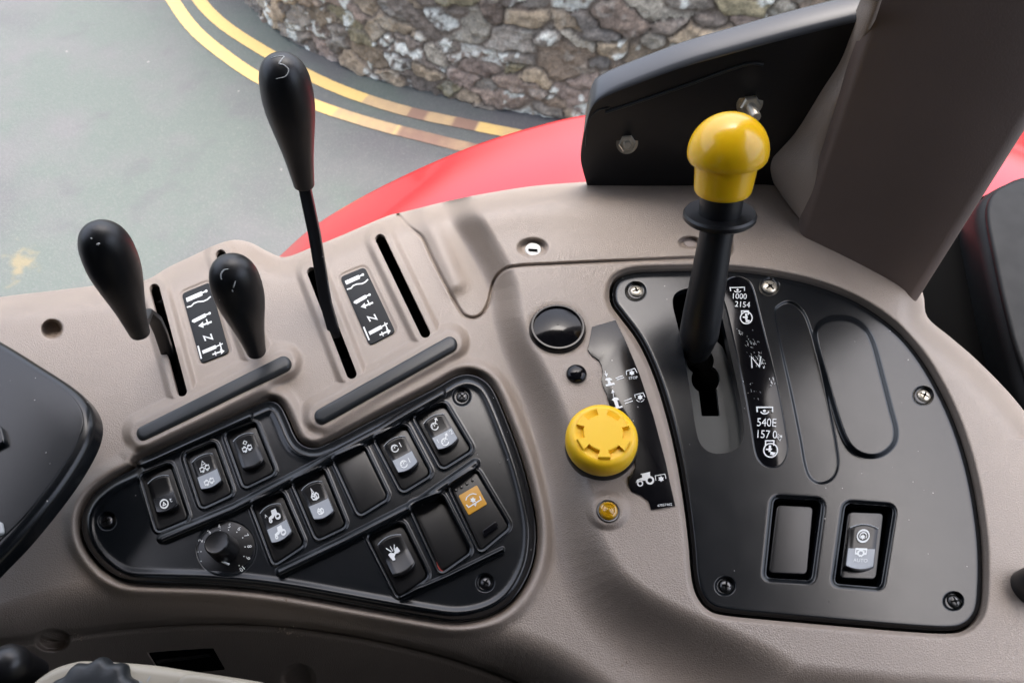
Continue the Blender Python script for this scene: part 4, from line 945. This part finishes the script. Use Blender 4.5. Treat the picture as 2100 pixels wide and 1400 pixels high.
# mushroom-topped lever
Zt = .165; top = V(1490, 262, Zt+.0); bot = V(1426, 712, ZR-.014); ax = (V(1490, 318, .150)-V(1446, 610, .05)).normalized()
K = V(1491, 322, .150)          # centre of the dome's rim
yl = empty('throttle_lever', V(1430, 720, ZR-.014), 'tall black lever with yellow mushroom knob rising from the gated slot', 'lever')
k = (K-Vector((0, 0, H))).length/F
Rk = 75*k
prof = [(0, -.0235), (52*k, -.0235), (54.5*k, -.022), (55.5*k, -.019), (58.5*k, -.005), (59.5*k, -.003), (Rk*.94, -.002), (Rk*.985, 0), (Rk, .003)]
for i in range(1, 13):
    a = i/12*math.pi/2; prof.append((Rk*math.cos(a), .003+Rk*.98*math.sin(a)))
axk = (ax+Vector((-.02, .0, .0))).normalized()
lathe('yellow_knob', K, axk, [(max(r, 0), z) for r, z in prof], M['yellow'], yl, seg=64, ang=28)
Dc = K-axk*.0405
lathe('collar_neck', Dc, axk, [(41*k, -.002), (41.5*k, .012), (43*k, .022)], M['handle'], yl, seg=40)
lathe('collar_disc', Dc, axk, [(30*k, -.0035), (68*k, -.0025), (71.5*k, -.0012), (71.5*k, .0012), (68*k, .0028), (40*k, .0020), (20*k, .002)], M['handle'], yl, seg=56, ang=30)
tp = Dc-axk*.002
lo = V(1428, 716, ZR-.004); dd = (tp-lo).normalized()
pts = [V(1424, 722, zg-.02), lo, lo.lerp(tp, .12), lo.lerp(tp, .3), lo.lerp(tp, .6), lo.lerp(tp, .85), tp]
tube('lever_stem', pts, [20*k, 32*k, 42*k, 41*k, 37*k, 34*k, 33*k], M['handle'], yl, seg=28)
# yellow push button
zb_ = ZP; c = V(1232, 915, zb_); k = mpp(1232, 905, zb_+.02)
pb = empty('push_button', c, 'round yellow push button with raised splined emblem beside the glossy sticker', 'button')
lathe('button_base', c, (0, 0, 1), [(77*k, -.002), (77*k, .0035), (74*k, .0055), (66*k, .006), (66*k, .012)], M['black'], pb, seg=64)
cc = V(1233, 903, zb_+.012)
cap = lathe('button_cap', cc, (0, 0, 1), [(71*k, -.006), (75*k, -.003), (75.5*k, .002), (74*k, .0055), (70*k, .0085), (63*k, .0102), (56*k, .0104), (52*k, .0098), (0, .0098)], M['yellow_matt'], pb, seg=72, ang=40)
ct = cc+Vector((0, 0, .0098)); out = []
for i in range(6):
    a0 = 60*i+30-62
    for (da, r_) in ((-21, 41), (-12, 41), (-13, 57), (13, 57), (12, 41), (21, 41)):
        out.append((r_*k*math.cos(R(a0+da)), r_*k*math.sin(R(a0+da))))
n = len(out); vs = [ct+Vector((x, y, -.0006)) for x, y in out]+[ct+Vector((x, y, .0021)) for x, y in out]+[ct+Vector((x*.965, y*.965, .0026)) for x, y in out]
fs = [(j*n+i, j*n+(i+1) % n, (j+1)*n+(i+1) % n, (j+1)*n+i) for j in (0, 1) for i in range(n)]+[tuple(range(2*n, 3*n))]
link('emblem', vs, fs, M['yellow_matt'], cap, smooth=False)
# ================================================================== things at the edges of the view
# black cover at the left
cv = empty('display_housing', V(60, 950, .05), 'rounded black plastic housing edge standing over the left end of the console', 'housing')
HO = cr([(-200, 640), (-60, 670), (0, 697), (70, 740), (140, 785), (172, 815), (188, 850), (184, 890), (160, 940), (120, 1000), (60, 1075), (0, 1140), (-100, 1230), (-250, 1300), (-300, 1000)], 5)
plate('housing_shell', HO, .060, .014, .006, M['panel'], cv, steps=6)
tube('rim_bead', [V(x, y, .0592) for x, y in [(p.x, p.y) for p in offset(HO, 0)][5:62]], .0016, M['rubber'], cv) if False else None
zi = .0606
ins_ = cr([(-180, 670), (-60, 690), (-5, 713), (60, 752), (130, 797), (158, 825), (170, 853), (166, 885), (145, 930), (105, 988), (48, 1060), (-15, 1122), (-100, 1200), (-230, 1270), (-280, 1000)], 5)
plate('inner_field', ins_, zi, .001, .0006, M['panel'], cv)
plate('side_button', rnd([(-30, 862), (2, 872), (10, 905), (-30, 925)], 8), zi+.004, .004, .001, M['panel'], cv)
plate('pale_button', rnd([(-20, 1070), (2, 1068), (6, 1092), (-20, 1102)], 6), zi+.002, .002, .0005, M['whited'], cv)
# armrest controller, bottom left
ar = empty('armrest_unit', V(300, 1395, .03), 'beige armrest control unit with dark ribbed wheel at the bottom left', 'armrest')
zA = .055
plate('armrest_shell', cr([(40, 1430), (62, 1398), (100, 1370), (140, 1356), (180, 1352), (300, 1360), (380, 1372), (460, 1384), (540, 1398), (600, 1420), (640, 1480), (300, 1560), (40, 1520)], 5), zA, .04, .005, M['arm'], ar, steps=6)
plate('armrest_pad', cr([(356, 1440), (358, 1405), (372, 1384), (392, 1378), (440, 1384), (500, 1394), (560, 1408), (640, 1440), (660, 1520), (360, 1540)], 5), zA+.004, .006, .003, M['arm'], ar, steps=5)
kz = V(185, 1458, zA); kk = mpp(176, 1430, zA)
gp = []
vs = []; fs = []; nn = 96
for (r_, z_) in ((96, 0), (95, .004), (89, .007), (80, .008), (58, .008)):
    for i in range(nn):
        a = 2*math.pi*i/nn; rr_ = r_*(1+(.05*math.cos(12*a) if r_ > 65 else 0)); vs.append(kz+Vector((rr_*kk*math.cos(a), rr_*kk*math.sin(a), z_)))
fs = [(j*nn+i, j*nn+(i+1) % nn, (j+1)*nn+(i+1) % nn, (j+1)*nn+i) for j in range(4) for i in range(nn)]+[tuple(range(4*nn, 5*nn))]
wh = link('ribbed_wheel', vs, fs, M['rubber'], ar)
lathe('wheel_crown', kz+Vector((-.008, -.004, .009)), (0, 0, 1), [(46*kk, -.002), (44*kk, .003), (36*kk, .006), (22*kk, .008), (0, .0085)], M['gloss'], wh, seg=48)
A = Art(); 
for x0, y0, x1, y1 in ((200, 1366, 203, 1374), (238, 1366, 243, 1380), (264, 1378, 258, 1388), (162, 1370, 166, 1378), (308, 1386, 302, 1396)): A.line([(x0, y0), (x1, y1)], 2.5)
A.text('8', 238, 1367, 8, -20); A.text('6', 288, 1397, 9, -40)
A.build('wheel_marks', zA+.0002, M['whited'], ar)
# black knob at the lower-left corner
bk2 = empty('black_knob', V(10, 1372, .03), 'round black knob at the lower left corner beside the console hole', 'knob')
q = V(8, 1362, .045); kq = mpp(8, 1362, .045)
lathe('knob_cap', q, (0, 0, 1), [(26*kq, -.03), (36*kq, -.010), (41*kq, -.005), (40*kq, 0), (32*kq, .004), (16*kq, .006), (0, .0065)], M['black'], bk2, seg=48, ang=60)
# black socket under the bottom seam
sk = empty('socket_cover', V(380, 1355, -.03), 'black rectangular socket cover set in the lower edge of the console', 'cover')
plate('cover_lid', rnd([(280, 1318), (446, 1308), (480, 1386), (310, 1400)], 8), lambda x, y: zc(x, y)-.004, .003, .0006, M['void'], sk)
plate('lid_rib', rnd([(318, 1352), (428, 1338), (431, 1344), (321, 1359)], 2), lambda x, y: zc(x, y)-.0015, .003, .0004, M['switch'], sk)
# black knob end at the right edge
kr = empty('edge_knob', V(2110, 1190, ZP), 'black knob just showing at the right edge of the console', 'knob')
q = V(2125, 1200, ZP+.006); kq = mpp(2125, 1190, ZP)
lathe('knob_cap', q, (0, 0, 1), [(36*kq, -.01), (38*kq, .004), (34*kq, .009), (20*kq, .012), (0, .012)], M['black'], kr, seg=40)
# right side: black moulding behind the pillar
mg = empty('black_moulding', V(2080, 520, .0), 'glossy black rounded moulding at the right edge behind the pillar', 'moulding')
BM = cr([(2110, 352), (2070, 366), (2036, 384), (2014, 408), (2010, 440), (2020, 490), (2036, 560), (2056, 640), (2080, 730), (2110, 830), (2200, 1000), (2500, 1100), (2500, 300), (2250, 330)], 5)
plate('moulding_shell', BM, -.02, .05, .012, M['moulding'], mg, steps=7)
BM2 = cr([(2100, 366), (2060, 380), (2034, 400), (2026, 440), (2040, 520), (2066, 640), (2095, 740), (2150, 860), (2300, 980), (2480, 1000), (2480, 340), (2240, 345)], 5)
plate('moulding_bead', BM2, -.016, .004, .003, M['moulding'], mg, steps=4)
# inner cab wall under it: near-black sheet stands in for the shaded void
iw = empty('inner_wall', V(2000, 640, -.1), 'near-black sheet filling the shaded void between pillar foot and black moulding', 'lining')
plate('void_sheet', [(1860, 560), (1900, 530), (1960, 462), (2010, 405), (2060, 380), (2120, 380), (2500, 700), (2600, 1300), (2300, 1300), (2050, 900), (1880, 700)], -.055, .01, .001, M['void'], iw)
# ================================================================== cab roof and unseen light blockers
rf = empty('cab_roof', (0, 0, 1.0), 'flat dark cab roof above the console', 'roof')
def box(name, x0, x1, y0, y1, z0, z1, m, parent):
    v = [(x, y, z) for z in (z0, z1) for y in (y0, y1) for x in (x0, x1)]
    return link(name, v, [(0, 2, 3, 1), (4, 5, 7, 6), (0, 1, 5, 4), (2, 6, 7, 3), (0, 4, 6, 2), (1, 3, 7, 5)], m, parent, smooth=False)
box('roof_panel', -.80, .66, -1.1, .72, 1.0, 1.08, M['roof'], rf)

cw_ = empty('cab_light_block', (0, -.85, -.6), 'unseen dark cab panels added to keep light off the console', 'light block')  # panels added out of view to block light from behind, front and rear
box('block_panel', -.75, .70, -.90, -.85, -.7, .995, M['roof'], cw_)
st = empty('seat_light_block', (.05, -.40, -.25), 'unseen seat-shaped block added to shade the console from behind', 'seat')  # seat-shaped block added out of view to cut light from behind
box('block_panel', .66, .70, -.86, -.25, -.7, .995, M['roof'], cw_)
box('block_panel', -.84, -.80, -.86, .20, -.7, .995, M['roof'], cw_)
o = box('low_block', -.22, .26, -.62, -.10, -.30, -.16, M['roof'], st); b_ = box('tall_block', .26, .38, -.66, -.07, -.28, .55, M['roof'], st)
for q_ in (o, b_):
    md = q_.modifiers.new('bevel', 'BEVEL'); md.width = .04; md.segments = 4

# crumbs of dried mud lying in the bottom seam
vs = []; fs = []; r_ = random.Random(3)
for cx, cy, n_, sp_ in ((585, 1292, 26, 13), (612, 1300, 10, 14), (165, 1305, 12, 9), (455, 1282, 4, 6), (620, 1228, 2, 40), (395, 1284, 3, 8), (1280, 1362, 8, 14)):
    for i in range(n_):
        x = cx+r_.gauss(0, sp_); y = cy+r_.gauss(0, sp_*.35)+(x-cx)*.08; s = r_.uniform(.0004, .0011); p = V(x, y, zc(x, y)+s*.4); b = len(vs)
        vs += [p+Vector((r_.uniform(-1, 1), r_.uniform(-1, 1), r_.uniform(-.2, 1)))*s for _ in range(4)]; fs += [(b, b+1, b+2), (b, b+2, b+3), (b, b+3, b+1), (b+1, b+3, b+2)]
tag(link('crumbs', vs, fs, mat('dried_mud', (.34, .26, .19), .9), smooth=False), 'pale dried mud crumbs lying along the console seam', 'crumbs', kind='stuff')
fl_ = empty('cab_floor', (0, -.3, -.62), 'dark rubber cab floor below the console', 'floor')
box('floor_mat', -.80, .66, -.85, .30, -.66, -.62, M['roof'], fl_)
box('console_base', -.60, .60, .06, .28, -.62, -.24, M['roof'], console)
